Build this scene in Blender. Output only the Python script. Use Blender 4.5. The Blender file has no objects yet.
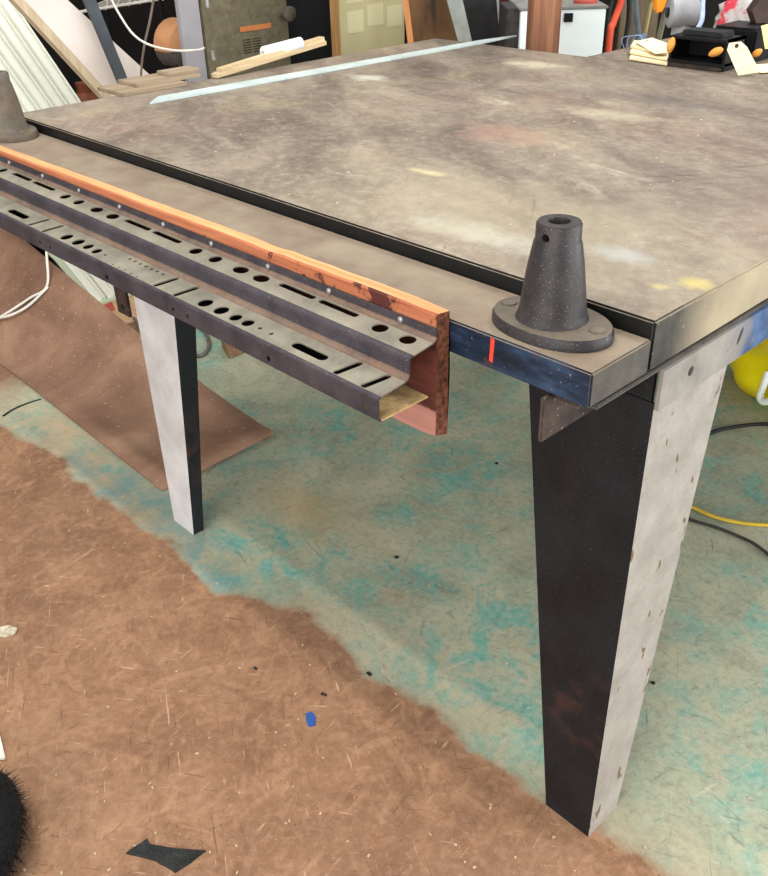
import bpy, bmesh, math, random
from mathutils import Vector, Matrix
random.seed(7)
S = bpy.context.scene
COL = S.collection

# ---------------------------------------------------------------- camera
F = 903.74; RX, RY, RZ = 1.0166, 0.0245, 0.8037
CAM = Vector((0.4185, -0.7706, 1.2466))
cd = bpy.data.cameras.new('camera'); cam = bpy.data.objects.new('camera', cd); COL.objects.link(cam)
cam.rotation_mode = 'XYZ'; cam.rotation_euler = (RX, RY, RZ); cam.location = CAM
cd.sensor_fit = 'VERTICAL'; cd.sensor_height = 24; cd.lens = F / 876 * 24
cd.clip_start = 0.02; cd.clip_end = 50
S.camera = cam
# ---------------------------------------------------------------- world, lights, exposure
w = bpy.data.worlds.new('world'); S.world = w; w.use_nodes = True
bg = w.node_tree.nodes['Background']; bg.inputs[0].default_value = (0.93, 0.97, 1.0, 1); bg.inputs[1].default_value = 0.74
def area(name, loc, target, sx, sy, power, color=(1, 1, 1)):
    l = bpy.data.lights.new(name, 'AREA'); l.shape = 'RECTANGLE'; l.size = sx; l.size_y = sy; l.energy = power; l.color = color
    o = bpy.data.objects.new(name, l); COL.objects.link(o); o.location = loc
    o.rotation_euler = (Vector(target) - Vector(loc)).to_track_quat('-Z', 'Y').to_euler(); return o
area('ceiling_tube_light', (-0.7, -0.80, 3.2), (-0.7, -0.80, 0), 2.6, 0.07, 50, (1, 0.98, 0.94))
area('ceiling_tube_light', (-0.7, -1.25, 3.2), (-0.7, -1.25, 0), 2.6, 0.07, 38, (1, 0.98, 0.94))
area('side_fill_light', (3.4, 0.9, 1.2), (0, 0.6, 0.3), 2.6, 2.0, 110, (0.97, 0.98, 1.0))  # low fill added from the right; no doorway is built there
area('back_fill_light', (2.2, 3.0, 0.95), (-0.5, 0.4, 0.1), 2.2, 1.5, 75, (0.98, 0.99, 1.0))  # fill added from behind to brighten under the table; no window there
area('front_fill_light', (0.3, -2.9, 1.1), (-0.6, 0.3, 0.1), 3.0, 1.8, 78, (1, 0.99, 0.97))  # low fill added from the viewer's side, without a fixture
area('rear_tube_light', (-0.6, 2.2, 3.2), (-1.2, 0.9, 0.5), 2.4, 0.5, 55, (1, 0.97, 0.92))
S.view_settings.view_transform = 'Standard'; S.view_settings.look = 'None'
S.view_settings.exposure = 0.25; S.view_settings.gamma = 1; S.view_settings.use_curve_mapping = False

# ---------------------------------------------------------------- helpers
ROT = cam.rotation_euler.to_matrix()
def ray(px, py): return ROT @ Vector(((px - 384) / F, -(py - 438) / F, -1))
def at(px, py, ax, val):
    v = ray(px, py); i = 'xyz'.index(ax); return CAM + v * ((val - CAM[i]) / v[i])
FW = Vector((ray(384, 438).x, ray(384, 438).y, 0)).normalized()
RT = Vector((FW.y, -FW.x, 0))
def atD(px, py, D):
    v = ray(px, py); return CAM + v * (D / v.dot(FW))
def lin(c):
    return tuple(((x / 255) / 12.92 if x / 255 <= 0.04045 else ((x / 255 + 0.055) / 1.055) ** 2.4) for x in c) + (1,)

class MT:
    def __init__(s, name, rough=0.7, metal=0.0):
        s.m = bpy.data.materials.new(name); s.m.use_nodes = True; s.t = s.m.node_tree; s.n = s.t.nodes
        s.b = s.n['Principled BSDF']; s.b.inputs['Roughness'].default_value = rough; s.b.inputs['Metallic'].default_value = metal; s.b.inputs['Specular IOR Level'].default_value = 0.25
        g = s.n.new('ShaderNodeNewGeometry'); s.pos = g.outputs['Position']
    def L(s, a, b): s.t.links.new(a, b)
    def mapv(s, scale=(1, 1, 1), rot=(0, 0, 0), loc=(0, 0, 0), vec=None):
        # rotate first, then stretch, so stretched patterns run along the rotated axis
        r = s.n.new('ShaderNodeMapping'); r.inputs['Rotation'].default_value = rot; r.inputs['Location'].default_value = loc
        s.L(vec or s.pos, r.inputs[0])
        q = s.n.new('ShaderNodeMapping'); q.inputs['Scale'].default_value = scale; s.L(r.outputs[0], q.inputs[0]); return q.outputs[0]
    def noise(s, scale, detail=4, rough=0.55, dist=0, vec=None):
        n = s.n.new('ShaderNodeTexNoise'); n.inputs['Scale'].default_value = scale; n.inputs['Detail'].default_value = detail
        n.inputs['Roughness'].default_value = rough; n.inputs['Distortion'].default_value = dist
        s.L(vec or s.pos, n.inputs['Vector']); return n.outputs['Fac']
    def voro(s, scale, vec=None, out='Color', feature='F1'):
        n = s.n.new('ShaderNodeTexVoronoi'); n.feature = feature; n.inputs['Scale'].default_value = scale
        s.L(vec or s.pos, n.inputs['Vector']); return n.outputs[out]
    def ramp(s, fac, stops):
        r = s.n.new('ShaderNodeValToRGB'); e = r.color_ramp.elements
        while len(e) < len(stops): e.new(0.5)
        for i, (p, c) in enumerate(stops):
            e[i].position = p; e[i].color = c if len(c) == 4 else lin(c)
        s.L(fac, r.inputs[0]); return r.outputs[0]
    def thr(s, fac, a, b): 
        r = s.n.new('ShaderNodeMapRange'); r.clamp = True
        r.inputs['From Min'].default_value = a; r.inputs['From Max'].default_value = b
        s.L(fac, r.inputs['Value']); return r.outputs['Result']
    def math(s, op, a, b=None):
        m = s.n.new('ShaderNodeMath'); m.operation = op
        for i, v in enumerate((a, b)):
            if v is None: continue
            if isinstance(v, (int, float)): m.inputs[i].default_value = v
            else: s.L(v, m.inputs[i])
        return m.outputs[0]
    def mix(s, fac, a, b, mode='MIX'):
        m = s.n.new('ShaderNodeMix'); m.data_type = 'RGBA'; m.blend_type = mode
        if isinstance(fac, (int, float)): m.inputs[0].default_value = fac
        else: s.L(fac, m.inputs[0])
        for k, v in ((6, a), (7, b)):
            if isinstance(v, tuple): m.inputs[k].default_value = v if len(v) == 4 else lin(v)
            else: s.L(v, m.inputs[k])
        return m.outputs[2]
    def sep(s, vec=None):
        x = s.n.new('ShaderNodeSeparateXYZ'); s.L(vec or s.pos, x.inputs[0]); return x.outputs
    def blob(s, cx, cy, rx, ry, edge=0.5, wob=0.35, sc=18, soft=0.5):
        """a stain at a place on the surface, with a ragged edge"""
        o = s.sep(); dx = s.math('DIVIDE', s.math('SUBTRACT', o[0], cx), rx); dy = s.math('DIVIDE', s.math('SUBTRACT', o[1], cy), ry)
        d = s.math('SQRT', s.math('ADD', s.math('MULTIPLY', dx, dx), s.math('MULTIPLY', dy, dy)))
        d = s.math('ADD', d, s.math('MULTIPLY', s.math('SUBTRACT', s.noise(sc, 5, 0.6), 0.5), wob * 6))
        return s.thr(d, 1.0 + soft * .5, 1.0 - soft)
    def bump(s, fac, strength=0.3, dist=0.002):
        b = s.n.new('ShaderNodeBump'); b.inputs['Strength'].default_value = strength; b.inputs['Distance'].default_value = dist
        s.L(fac, b.inputs['Height']); s.L(b.outputs[0], s.b.inputs['Normal'])
    def base(s, c):
        if isinstance(c, tuple): s.b.inputs['Base Color'].default_value = c if len(c) == 4 else lin(c)
        else: s.L(c, s.b.inputs['Base Color'])
        return s
def speck(M, c, col, scale=260, thr=0.72, amt=0.8):
    f = M.thr(M.noise(scale, 1, 0.5), thr - 0.03, thr + 0.03)
    return M.mix(M.math('MULTIPLY', f, amt), c, col)
def simple(name, c1, c2, scale=12, rough=0.7, metal=0.0, specks=None, bump=0.15, bsc=200):
    M = MT(name, rough, metal)
    c = M.ramp(M.noise(scale, 5, 0.6), [(0.3, c1), (0.7, c2)])
    if specks: c = speck(M, c, specks[0], specks[1], specks[2])
    M.base(c)
    if bump: M.bump(M.noise(bsc, 3), bump, 0.001)
    return M.m

def mesh_obj(name, bm, mats, parent=None, smooth=False):
    bmesh.ops.recalc_face_normals(bm, faces=bm.faces) if smooth != 'keep' else None
    me = bpy.data.meshes.new(name); bm.to_mesh(me); bm.free()
    for m in (mats if isinstance(mats, (list, tuple)) else [mats]): me.materials.append(m)
    if smooth is True:
        for p in me.polygons: p.use_smooth = True
        me.set_sharp_from_angle(angle=math.radians(40))
    o = bpy.data.objects.new(name, me); COL.objects.link(o)
    if parent: o.parent = parent; o.matrix_parent_inverse = Matrix.Translation(parent.location).inverted()
    return o
def tag(o, label, cat=None, group=None, kind=None):
    if label: o['label'] = label
    if cat: o['category'] = cat
    if group: o['group'] = group
    if kind: o['kind'] = kind
    return o
def thing(name, loc, label, cat, group=None):
    o = bpy.data.objects.new(name, None); COL.objects.link(o); o.location = loc; o.empty_display_size = 0.05
    return tag(o, label, cat, group)
def struct(o): o['kind'] = 'structure'; return o
def NB(): return bmesh.new()
def box(bm, a, b, bev=0, mi=0):
    x0, y0, z0 = a; x1, y1, z1 = b
    r = bmesh.ops.create_cube(bm, size=1)
    for v in r['verts']:
        v.co = Vector(((x0 + x1) / 2 + v.co.x * (x1 - x0), (y0 + y1) / 2 + v.co.y * (y1 - y0), (z0 + z1) / 2 + v.co.z * (z1 - z0)))
    fs = list({f for v in r['verts'] for f in v.link_faces})
    for f in fs: f.material_index = mi
    if bev:
        es = list({e for f in fs for e in f.edges})
        bmesh.ops.bevel(bm, geom=es, offset=bev, segments=2, affect='EDGES')
def prism(bm, pts, off, mi=0, bev=0):
    """closed polygon (3D points) extruded by a vector"""
    off = Vector(off); lo = [bm.verts.new(p) for p in pts]; hi = [bm.verts.new(Vector(p) + off) for p in pts]; n = len(pts)
    fs = [bm.faces.new(lo), bm.faces.new(hi[::-1])]
    for i in range(n): fs.append(bm.faces.new((lo[i], lo[(i + 1) % n], hi[(i + 1) % n], hi[i])))
    for f in fs: f.material_index = mi
    if bev:
        bmesh.ops.bevel(bm, geom=list({e for f in fs for e in f.edges}), offset=bev, segments=2, affect='EDGES')
def tube(bm, pts, r, seg=8, closed=False, mi=0):
    pts = [Vector(p) for p in pts]
    # smooth with Catmull-Rom
    P = []
    for i in range(len(pts) - 1):
        p0 = pts[max(i - 1, 0)]; p1 = pts[i]; p2 = pts[i + 1]; p3 = pts[min(i + 2, len(pts) - 1)]
        for k in range(6):
            t = k / 6
            P.append(0.5 * ((2 * p1) + (p2 - p0) * t + (2 * p0 - 5 * p1 + 4 * p2 - p3) * t * t + (-p0 + 3 * p1 - 3 * p2 + p3) * t ** 3))
    P.append(pts[-1])
    rings = []; prev = None
    for i, p in enumerate(P):
        d = (P[min(i + 1, len(P) - 1)] - P[max(i - 1, 0)]).normalized()
        if prev is None: a = d.orthogonal().normalized()
        else: a = (prev - d * prev.dot(d)).normalized()
        prev = a; b = d.cross(a)
        rr = r(i / (len(P) - 1)) if callable(r) else r
        rings.append([bm.verts.new(p + (a * math.cos(q) + b * math.sin(q)) * rr) for q in [2 * math.pi * k / seg for k in range(seg)]])
    for i in range(len(rings) - 1):
        for k in range(seg):
            f = bm.faces.new((rings[i][k], rings[i][(k + 1) % seg], rings[i + 1][(k + 1) % seg], rings[i + 1][k])); f.material_index = mi
    bm.faces.new(rings[0][::-1]).material_index = mi; bm.faces.new(rings[-1]).material_index = mi
def lathe(bm, prof, c, axis='z', seg=48, sx=1, sy=1, mi=0, closed=False, frame=None):
    """prof: (radius, height) list revolved about an axis through c"""
    c = Vector(c); rings = []
    for r, h in prof:
        ring = []
        for k in range(seg):
            a = 2 * math.pi * k / seg; u, v = r * math.cos(a) * sx, r * math.sin(a) * sy
            if frame: p = c + frame[0] * u + frame[1] * v + frame[2] * h
            else: p = c + {'z': Vector((u, v, h)), 'x': Vector((h, u, v)), 'y': Vector((u, h, v))}[axis]
            ring.append(bm.verts.new(p))
        rings.append(ring)
    R = len(rings)
    for i in range(R - 1 + (1 if closed else 0)):
        A = rings[i]; B = rings[(i + 1) % R]
        for k in range(seg):
            bm.faces.new((A[k], A[(k + 1) % seg], B[(k + 1) % seg], B[k])).material_index = mi
    if not closed:
        bm.faces.new(rings[0][::-1]).material_index = mi; bm.faces.new(rings[-1]).material_index = mi

# ---------------------------------------------------------------- materials
def floor_material():
    M = MT('worn_painted_strand_board', 0.72)
    # wood strand board
    c = M.ramp(M.noise(5, 6, 0.65), [(0.28, (104, 73, 52)), (0.5, (130, 96, 71)), (0.72, (150, 116, 89))])
    for i, (a, sc, th) in enumerate([(0.3, 1, .6), (1.1, 1.2, .66), (1.9, .9, .66), (2.6, 1.1, .7), (0.75, 1.4, .72), (2.2, 1.6, .74), (1.5, 1.3, .76), (0.0, 1.1, .8)]):
        v = M.mapv((17 * sc, 66 * sc, 1), (0, 0, a), (i * 3.1, i * 1.7, 0))
        wob = M.mapv((1, 1, 1), (0, 0, 0), (i, 0, 0))
        cell = M.sep(M.voro(1.0, v)); 
        f = M.math('MULTIPLY', M.thr(cell[0], th + .1, th + .13), 0.13)
        tone = M.ramp(cell[1], [(0.0, (96, 62, 44)), (0.45, (148, 108, 80)), (1.0, (198, 156, 120))])
        c = M.mix(f, c, tone)
    # fine fibres
    for i, a in enumerate((0.5, 1.4, 2.5)):
        v = M.mapv((14, 190, 1), (0, 0, a), (i * 7, 0, 0))
        n = M.noise(1.0, 2, 0.5, 0.6, v)
        c = M.mix(M.math('MULTIPLY', M.thr(n, 0.68, 0.74), 0.5), c, (66, 44, 34))
        c = M.mix(M.math('MULTIPLY', M.thr(n, 0.30, 0.25), 0.4), c, (220, 180, 146))
    brown = M.mix(M.math('MULTIPLY', M.thr(M.noise(1.8, 4), 0.45, 0.68), 0.45), c, (106, 76, 60))
    # painted area: pale grey green with turquoise and sand wear
    p = M.ramp(M.noise(4.5, 7, 0.62, 0.5), [(0.3, (124, 130, 112)), (0.5, (156, 157, 132)), (0.68, (178, 173, 146))])
    tq = M.math('MULTIPLY', M.thr(M.noise(11, 10, 0.74, 0.6), 0.46, 0.59), M.thr(M.noise(2.6, 4, 0.6), 0.40, 0.58))
    p = M.mix(M.math('MULTIPLY', tq, 0.8), p, (84, 158, 146))
    sand = M.thr(M.noise(6, 8, 0.7, 0.3, M.mapv((1, 1, 1), (0, 0, 1), (9, 3, 0))), 0.58, 0.72)
    p = M.mix(M.math('MULTIPLY', sand, 0.6), p, (172, 146, 112))
    for i, a in enumerate((0.2, 1.0, 1.8, 2.7)):
        v = M.mapv((11, 150, 1), (0, 0, a), (i * 5, 2, 0))
        n = M.noise(1.0, 3, 0.55, 1.0, v)
        p = M.mix(M.math('MULTIPLY', M.thr(n, 0.66, 0.72), 0.5), p, (74, 84, 78))
        p = M.mix(M.math('MULTIPLY', M.thr(n, 0.31, 0.26), 0.45), p, (196, 196, 176))
    fg = M.noise(70, 6, .72, .4); fg2 = M.noise(170, 4, .7)
    p = M.mix(M.math('MULTIPLY', M.thr(fg, .5, .66), .45), p, (176, 172, 148)); p = M.mix(M.math('MULTIPLY', M.thr(fg, .48, .34), .4), p, (92, 104, 94)); p = M.mix(M.math('MULTIPLY', M.thr(fg2, .55, .65), .3), p, (150, 128, 98))
    brown = M.mix(M.math('MULTIPLY', M.thr(fg, .5, .66), .16), brown, (186, 156, 128)); brown = M.mix(M.math('MULTIPLY', M.thr(fg, .48, .34), .22), brown, (96, 68, 52)); brown = M.mix(M.math('MULTIPLY', M.thr(fg2, .58, .66), .3), brown, (84, 62, 50))
    o = M.sep()
    wob = M.math('MULTIPLY', M.math('SUBTRACT', M.noise(5, 5, 0.6), 0.5), 0.16)
    wob2 = M.math('MULTIPLY', M.math('SUBTRACT', M.noise(1.3, 2, 0.5), 0.5), 0.10)
    # the paint reaches a little further towards the viewer at the left end
    shift = M.math('MULTIPLY', M.thr(o[0], -0.72, -0.86), 0.085)
    e = M.math('ADD', M.math('ADD', M.math('ADD', o[1], wob), wob2), shift)
    mask = M.math('MULTIPLY', M.thr(e, 0.02, 0.045), M.thr(M.math('ADD', o[0], wob), -2.15, -1.95))
    far = M.thr(M.math('ADD', o[0], wob), -2.15, -1.95)
    c = M.mix(mask, brown, p)
    c = M.mix(M.math('MULTIPLY', mask, M.math('MULTIPLY', M.thr(e, 0.16, 0.03), 0.4)), c, (146, 120, 94))
    sd = M.math('MULTIPLY', M.math('MULTIPLY', M.blob(-1.62, 0.04, 0.38, 0.16, sc=7), mask), M.thr(M.noise(16, 8, .7), .44, .56)); c = M.mix(M.math('MULTIPLY', sd, .8), c, (176, 152, 122))
    bl = M.math('MULTIPLY', M.blob(-1.2, 0.0, 0.40, 0.10, sc=9), M.thr(M.noise(13, 8, .7), .42, .6))
    c = M.mix(M.math('MULTIPLY', M.math('MULTIPLY', bl, mask), 0.6), c, (82, 132, 136))
    bt = M.blob(-0.95, 0.27, 0.16, 0.07, sc=6, soft=.9)
    c = M.mix(M.math('MULTIPLY', bt, 0.5), c, (176, 142, 92))
    c = speck(M, c, (200, 190, 170), 330, 0.75, 0.6)
    c = speck(M, c, (50, 40, 34), 150, 0.77, 0.7)
    M.base(c); M.bump(M.noise(120, 5, 0.7), 0.35, 0.002)
    return M.m
def tabletop_material():
    M = MT('worn_steel_top', 0.5); 
    vs = M.mapv((1.0, 2.3, 1), (0, 0, 0.5))
    c = M.ramp(M.noise(3.2, 8, 0.62, 0.7, vs), [(0.26, (86, 74, 66)), (0.43, (108, 96, 85)), (0.55, (126, 114, 100)), (0.74, (148, 136, 117))])
    pk = M.math('MULTIPLY', M.thr(M.noise(2.4, 5, 0.6, 0.4, M.mapv((1, 1, 1), (0, 0, 0), (4, 2, 0))), 0.55, 0.72), 0.4)
    c = M.mix(pk, c, (146, 112, 96))
    ye = M.math('MULTIPLY', M.thr(M.noise(3.8, 6, 0.65, 0.5, M.mapv((1, 1, 1), (0, 0, 0), (1, 8, 0))), 0.56, 0.72), 0.3)
    c = M.mix(ye, c, (164, 150, 108))
    sm = M.math('MULTIPLY', M.thr(M.noise(1.6, 6, 0.7, 1.2, M.mapv((3, 9, 1), (0, 0, 0.9), (3, 1, 0))), 0.56, 0.70), 0.42)
    c = M.mix(sm, c, (84, 72, 64))
    sw = M.math('MULTIPLY', M.thr(M.noise(1.8, 6, 0.72, 1.0, M.mapv((3, 7, 1), (0, 0, 0.2), (7, 5, 0))), 0.58, 0.72), 0.5)
    c = M.mix(sw, c, (176, 170, 152))
    def stain(c, cx, cy, rx, ry, col, amt, sc=16, soft=.7): return M.mix(M.math('MULTIPLY', M.blob(cx, cy, rx, ry, sc=sc, soft=soft), amt), c, col)
    c = stain(c, -0.30, 0.085, 0.12, 0.035, (176, 176, 164), 0.5, 20)
    gr = M.noise(60, 5, 0.7); c = M.mix(M.math('MULTIPLY', M.thr(gr, .5, .7), .22), c, (186, 176, 152)); c = M.mix(M.math('MULTIPLY', M.thr(gr, .5, .3), .25), c, (66, 58, 52))
    c = stain(c, -0.13, 0.14, 0.04, 0.022, (170, 176, 176), 0.5, 24)
    c = stain(c, -0.552, 0.244, 0.035, 0.012, (206, 194, 140), 0.7, 30)
    c = stain(c, -0.024, 0.118, 0.020, 0.013, (200, 180, 70), 0.6, 40)
    c = stain(c, -0.045, 0.085, 0.012, 0.008, (200, 182, 96), 0.45, 40)
    c = stain(c, -0.63, 0.51, 0.10, 0.06, (160, 122, 106), 0.45, 12)
    c = stain(c, -1.20, 0.72, 0.05, 0.035, (202, 200, 186), 0.6, 26)
    c = stain(c, -1.0, 1.08, 0.08, 0.04, (204, 198, 172), 0.5, 22)
    c = stain(c, -0.55, 0.75, 0.10, 0.04, (186, 178, 150), 0.5, 20)
    c = stain(c, -0.15, 0.45, 0.10, 0.10, (96, 84, 76), 0.4, 20)
    c = stain(c, -0.6, 0.9, 0.20, 0.05, (92, 84, 82), 0.45, 16)
    c = stain(c, -0.28, 0.16, 0.34, 0.17, (158, 148, 122), 0.4, 10)
    # curved scratches
    n = M.noise(1.0, 2, 0.5, 1.6, M.mapv((6, 60, 1), (0, 0, 0.95)))
    c = M.mix(M.math('MULTIPLY', M.thr(n, 0.68, 0.72), 0.25), c, (70, 60, 54))
    n2 = M.noise(1.0, 2, 0.5, 2.2, M.mapv((5, 45, 1), (0, 0, 2.2), (5, 5, 0))); c = M.mix(M.math('MULTIPLY', M.math('MULTIPLY', M.thr(n2, 0.62, 0.66), M.blob(-0.2, .5, .12, .14, soft=.5)), 0.6), c, (76, 60, 52))
    c = speck(M, c, (206, 198, 180), 300, 0.75, 0.7)
    c = speck(M, c, (52, 44, 40), 170, 0.75, 0.5)
    M.base(c)
    M.L(M.ramp(M.noise(5, 4), [(0.3, (.42, .42, .42, 1)), (0.7, (.62, .62, .62, 1))]), M.b.inputs['Roughness'])
    M.bump(M.noise(90, 6, 0.7), 0.12, 0.001)
    return M.m
def end_face_material():
    M = MT('end_face_paint', 0.6)
    o = M.sep(); n = M.math('MULTIPLY', M.math('SUBTRACT', M.noise(14, 3), 0.5), 0.05)
    dark = M.ramp(M.noise(30, 5), [(0.3, (38, 36, 34)), (0.7, (66, 62, 56))])
    tan = M.ramp(M.noise(12, 5), [(0.3, (132, 120, 98)), (0.7, (160, 146, 120))])
    c = M.mix(M.thr(M.math('ADD', o[1], n), 0.045, 0.13), dark, tan)
    M.base(speck(M, c, (206, 200, 186), 240, 0.74, 0.5)); return M.m
def apron_material():
    M = MT('apron_paint', 0.5)
    o = M.sep(); n = M.math('MULTIPLY', M.math('SUBTRACT', M.noise(25, 5), 0.5), 0.16)
    g = M.ramp(M.noise(25, 5), [(0.3, (114, 108, 102)), (0.7, (140, 134, 127))])
    bl = M.ramp(M.noise(40, 5), [(0.3, (30, 48, 80)), (0.7, (66, 94, 134))])
    c = M.mix(M.thr(M.math('ADD', o[1], n), 0.165, 0.225), g, bl)
    M.base(speck(M, c, (120, 96, 70), 120, 0.74, 0.6)); return M.m
def leg_white():
    M = MT('pale_grey_leg_paint', 0.5)
    c = M.ramp(M.noise(16, 6, 0.6), [(0.3, (128, 121, 114)), (0.7, (154, 147, 140))])
    c = M.mix(M.thr(M.noise(38, 3, 0.5, 0, M.mapv((1, 1, .45))), 0.665, 0.68), c, (100, 80, 54)); c = M.mix(M.math('MULTIPLY', M.thr(M.noise(150, 4, .7), .52, .66), .35), c, (116, 104, 92))
    c = speck(M, c, (120, 110, 100), 300, 0.76, 0.5); M.base(c); M.bump(M.noise(150, 4), .2, .001); return M.m
def leg_black():
    M = MT('black_leg_paint', 0.42)
    c = M.ramp(M.noise(9, 6, 0.6), [(0.3, (13, 15, 18)), (0.7, (27, 30, 34))])
    ru = M.math('MULTIPLY', M.thr(M.noise(7, 4, 0.6, 0, M.mapv((1, 1, .5))), 0.6, 0.75), 0.3)
    c = M.mix(ru, c, (58, 40, 38)); c = speck(M, c, (96, 96, 98), 700, 0.73, 0.5)
    o = M.sep(); rz = M.math('MULTIPLY', M.thr(o[2], .12, .2), M.thr(o[2], .34, .24)); c = M.mix(M.math('MULTIPLY', M.math('MULTIPLY', rz, M.thr(M.noise(18, 5, .65), .5, .66)), .35), c, (92, 44, 34))
    M.base(c); M.bump(M.noise(220, 4), .25, .001); return M.m
def bar_front():
    M = MT('dark_blue_bar_paint', 0.38)
    c = M.ramp(M.noise(16, 6, 0.6, 0, M.mapv((1, 1, 3))), [(0.3, (12, 17, 24)), (0.5, (22, 34, 50)), (0.75, (48, 66, 90))])
    c = M.mix(M.math('MULTIPLY', M.thr(M.noise(35, 4), 0.62, 0.7), .5), c, (86, 52, 48))
    M.base(speck(M, c, (150, 140, 136), 300, 0.76, .5)); M.bump(M.noise(120, 4), .2, .001); return M.m
def dusty(name, base1, base2, dust, amt=0.5, rough=0.6, sc=30):
    M = MT(name, rough)
    c = M.ramp(M.noise(sc, 6, 0.6), [(0.3, base1), (0.7, base2)])
    c = M.mix(M.math('MULTIPLY', M.thr(M.noise(sc * .7, 6, 0.7), 0.42, 0.7), amt), c, dust)
    c = speck(M, c, (190, 182, 166), 1000, 0.73, 0.6)
    M.base(c); M.bump(M.noise(300, 3), .2, .0008); return M.m
def wood(name, c1, c2, c3, axis='x', rough=0.65, dark=None):
    M = MT(name, rough)
    sc = {'x': (3, 60, 60), 'y': (60, 3, 60), 'z': (60, 60, 3)}[axis]
    c = M.ramp(M.noise(1.0, 5, 0.6, 0.8, M.mapv(sc)), [(0.3, c1), (0.5, c2), (0.7, c3)])
    if dark: c = M.mix(M.thr(M.noise(14, 6, 0.65, 0.5, M.mapv((1, 1, 2))), 0.58, 0.68), c, dark)
    M.base(c); M.bump(M.noise(1.0, 4, 0.6, 0.5, M.mapv(tuple(v * 2 for v in sc))), .25, .001); return M.m

M_floor = floor_material(); M_top = tabletop_material(); M_end = end_face_material(); M_apron = apron_material()
M_lw = leg_white(); M_lb = leg_black(); M_bar = bar_front()
M_black = simple('black_plate_edge', (10, 10, 11), (22, 21, 21), 20, 0.55, specks=((80, 75, 70), 600, .74))
M_bartop = dusty('dusty_bar_top', (108, 93, 78), (130, 115, 98), (144, 133, 114), .5, .7, 14)
M_barend = dusty('dusty_bar_end', (54, 51, 48), (80, 75, 68), (96, 88, 78), .4, .7, 30)
M_cast = dusty('dark_cast_iron', (30, 27, 29), (46, 42, 43), (66, 58, 52), .35, .45, 40)
M_castd = dusty('dusty_cast_iron', (70, 64, 56), (94, 86, 76), (108, 88, 66), .5, .6, 30)
M_shelf = dusty('dusty_rail_shelf', (94, 89, 79), (124, 118, 104), (142, 134, 117), .5, .6, 24)
M_face = dusty('dark_rail_face', (36, 32, 38), (58, 53, 58), (76, 66, 64), .35, .5, 26)
M_fold = dusty('dusty_rail_fold', (74, 60, 53), (104, 87, 76), (126, 96, 72), .5, .8, 26)
M_inside = dusty('sawdust_shade_rail_floor', (150, 122, 80), (186, 158, 112), (198, 170, 120), .6, .9, 60)
M_orange = wood('orange_pine', (172, 92, 58), (198, 116, 76), (214, 138, 92), 'x', dark=(120, 56, 40))
def plank_front():
    M = MT('weathered_shaded_plank_front', .75)
    c = M.ramp(M.noise(1.0, 5, 0.6, 0.8, M.mapv((3, 60, 60))), [(0.3, (128, 68, 46)), (0.5, (152, 90, 60)), (0.7, (170, 112, 78))])
    nn = M.math('ADD', M.noise(1, 6, .7, .8, M.mapv((26, 20, 20))), M.math('MULTIPLY', M.thr(M.sep()[0], -.75, -.25), .10))
    c = M.mix(M.thr(nn, .63, .68), c, (70, 32, 26))
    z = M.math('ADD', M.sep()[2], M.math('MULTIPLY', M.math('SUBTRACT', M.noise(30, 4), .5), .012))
    gunk_shade = M.ramp(M.noise(1, 5, .6, .6, M.mapv((6, 40, 40))), [(.3, (50, 24, 20)), (.7, (104, 54, 42))])  # gunk plus the shade behind the rail, put into the colour
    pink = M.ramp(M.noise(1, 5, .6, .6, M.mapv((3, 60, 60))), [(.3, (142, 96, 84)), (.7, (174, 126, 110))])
    c = M.mix(M.thr(z, .829, .823), c, gunk_shade); c = M.mix(M.thr(z, .737, .733), c, pink)
    M.base(c); M.bump(M.noise(1.0, 4, 0.6, 0.5, M.mapv((6, 120, 120))), .3, .001); return M.m
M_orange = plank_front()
M_pinetop = wood('pale_pine_edge', (176, 118, 76), (196, 140, 94), (206, 158, 112), 'x')
def sawdust_shade_floor():
    M = MT('sawdust_shade_rail_floor', .9); x = M.math('ADD', M.sep()[0], M.math('MULTIPLY', M.math('SUBTRACT', M.noise(40, 4), .5), .03))
    c = M.mix(M.thr(x, -.235, -.215), (20, 17, 15), M.ramp(M.noise(120, 5, .7), [(.3, (150, 118, 74)), (.7, (196, 168, 120))]))  # sawdust at the open end; near-black beyond paints the shade inside the rail
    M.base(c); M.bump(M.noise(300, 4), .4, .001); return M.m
M_inside = sawdust_shade_floor()
M_endgrain = simple('dark_end_grain', (52, 26, 20), (128, 78, 54), 160, 0.9, bump=.6, bsc=220)
M_rust = simple('rusty_iron', (38, 31, 28), (74, 58, 50), 30, 0.7, specks=((140, 120, 100), 200, .72))
M_bolt = simple('galvanised_steel', (120, 118, 116), (170, 168, 164), 60, 0.4, 0.5)
M_strip = simple('bare_aluminium', (168, 182, 178), (198, 208, 204), 9, 0.4, 0.0, specks=((120, 130, 126), 120, .7))
M_dark = simple('dark_plastic', (7, 7, 8), (17, 16, 17), 20, 0.5)
M_darkbrown = simple('dark_backdrop_boards', (9, 7, 6), (24, 18, 14), 5, 0.9)  # near-black colour stands in for the background darkness
M_wire = simple('painted_wire', (190, 186, 176), (214, 208, 196), 30, 0.5)
M_rubber = simple('black_rubber', (18, 18, 20), (36, 36, 38), 60, 0.6)

# ---------------------------------------------------------------- setting
bm = NB(); box(bm, (-4.2, -3.0, -0.06), (3.4, 4.4, 0.0)); struct(mesh_obj('floor', bm, M_floor))
bm = NB(); box(bm, (-4.2, -3.0, 0.0), (-4.1, 4.4, 2.9)); struct(mesh_obj('wall_left', bm, M_darkbrown))
bm = NB(); box(bm, (-4.1, 4.3, 0.0), (3.4, 4.4, 2.9)); struct(mesh_obj('wall_back', bm, M_darkbrown))

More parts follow.
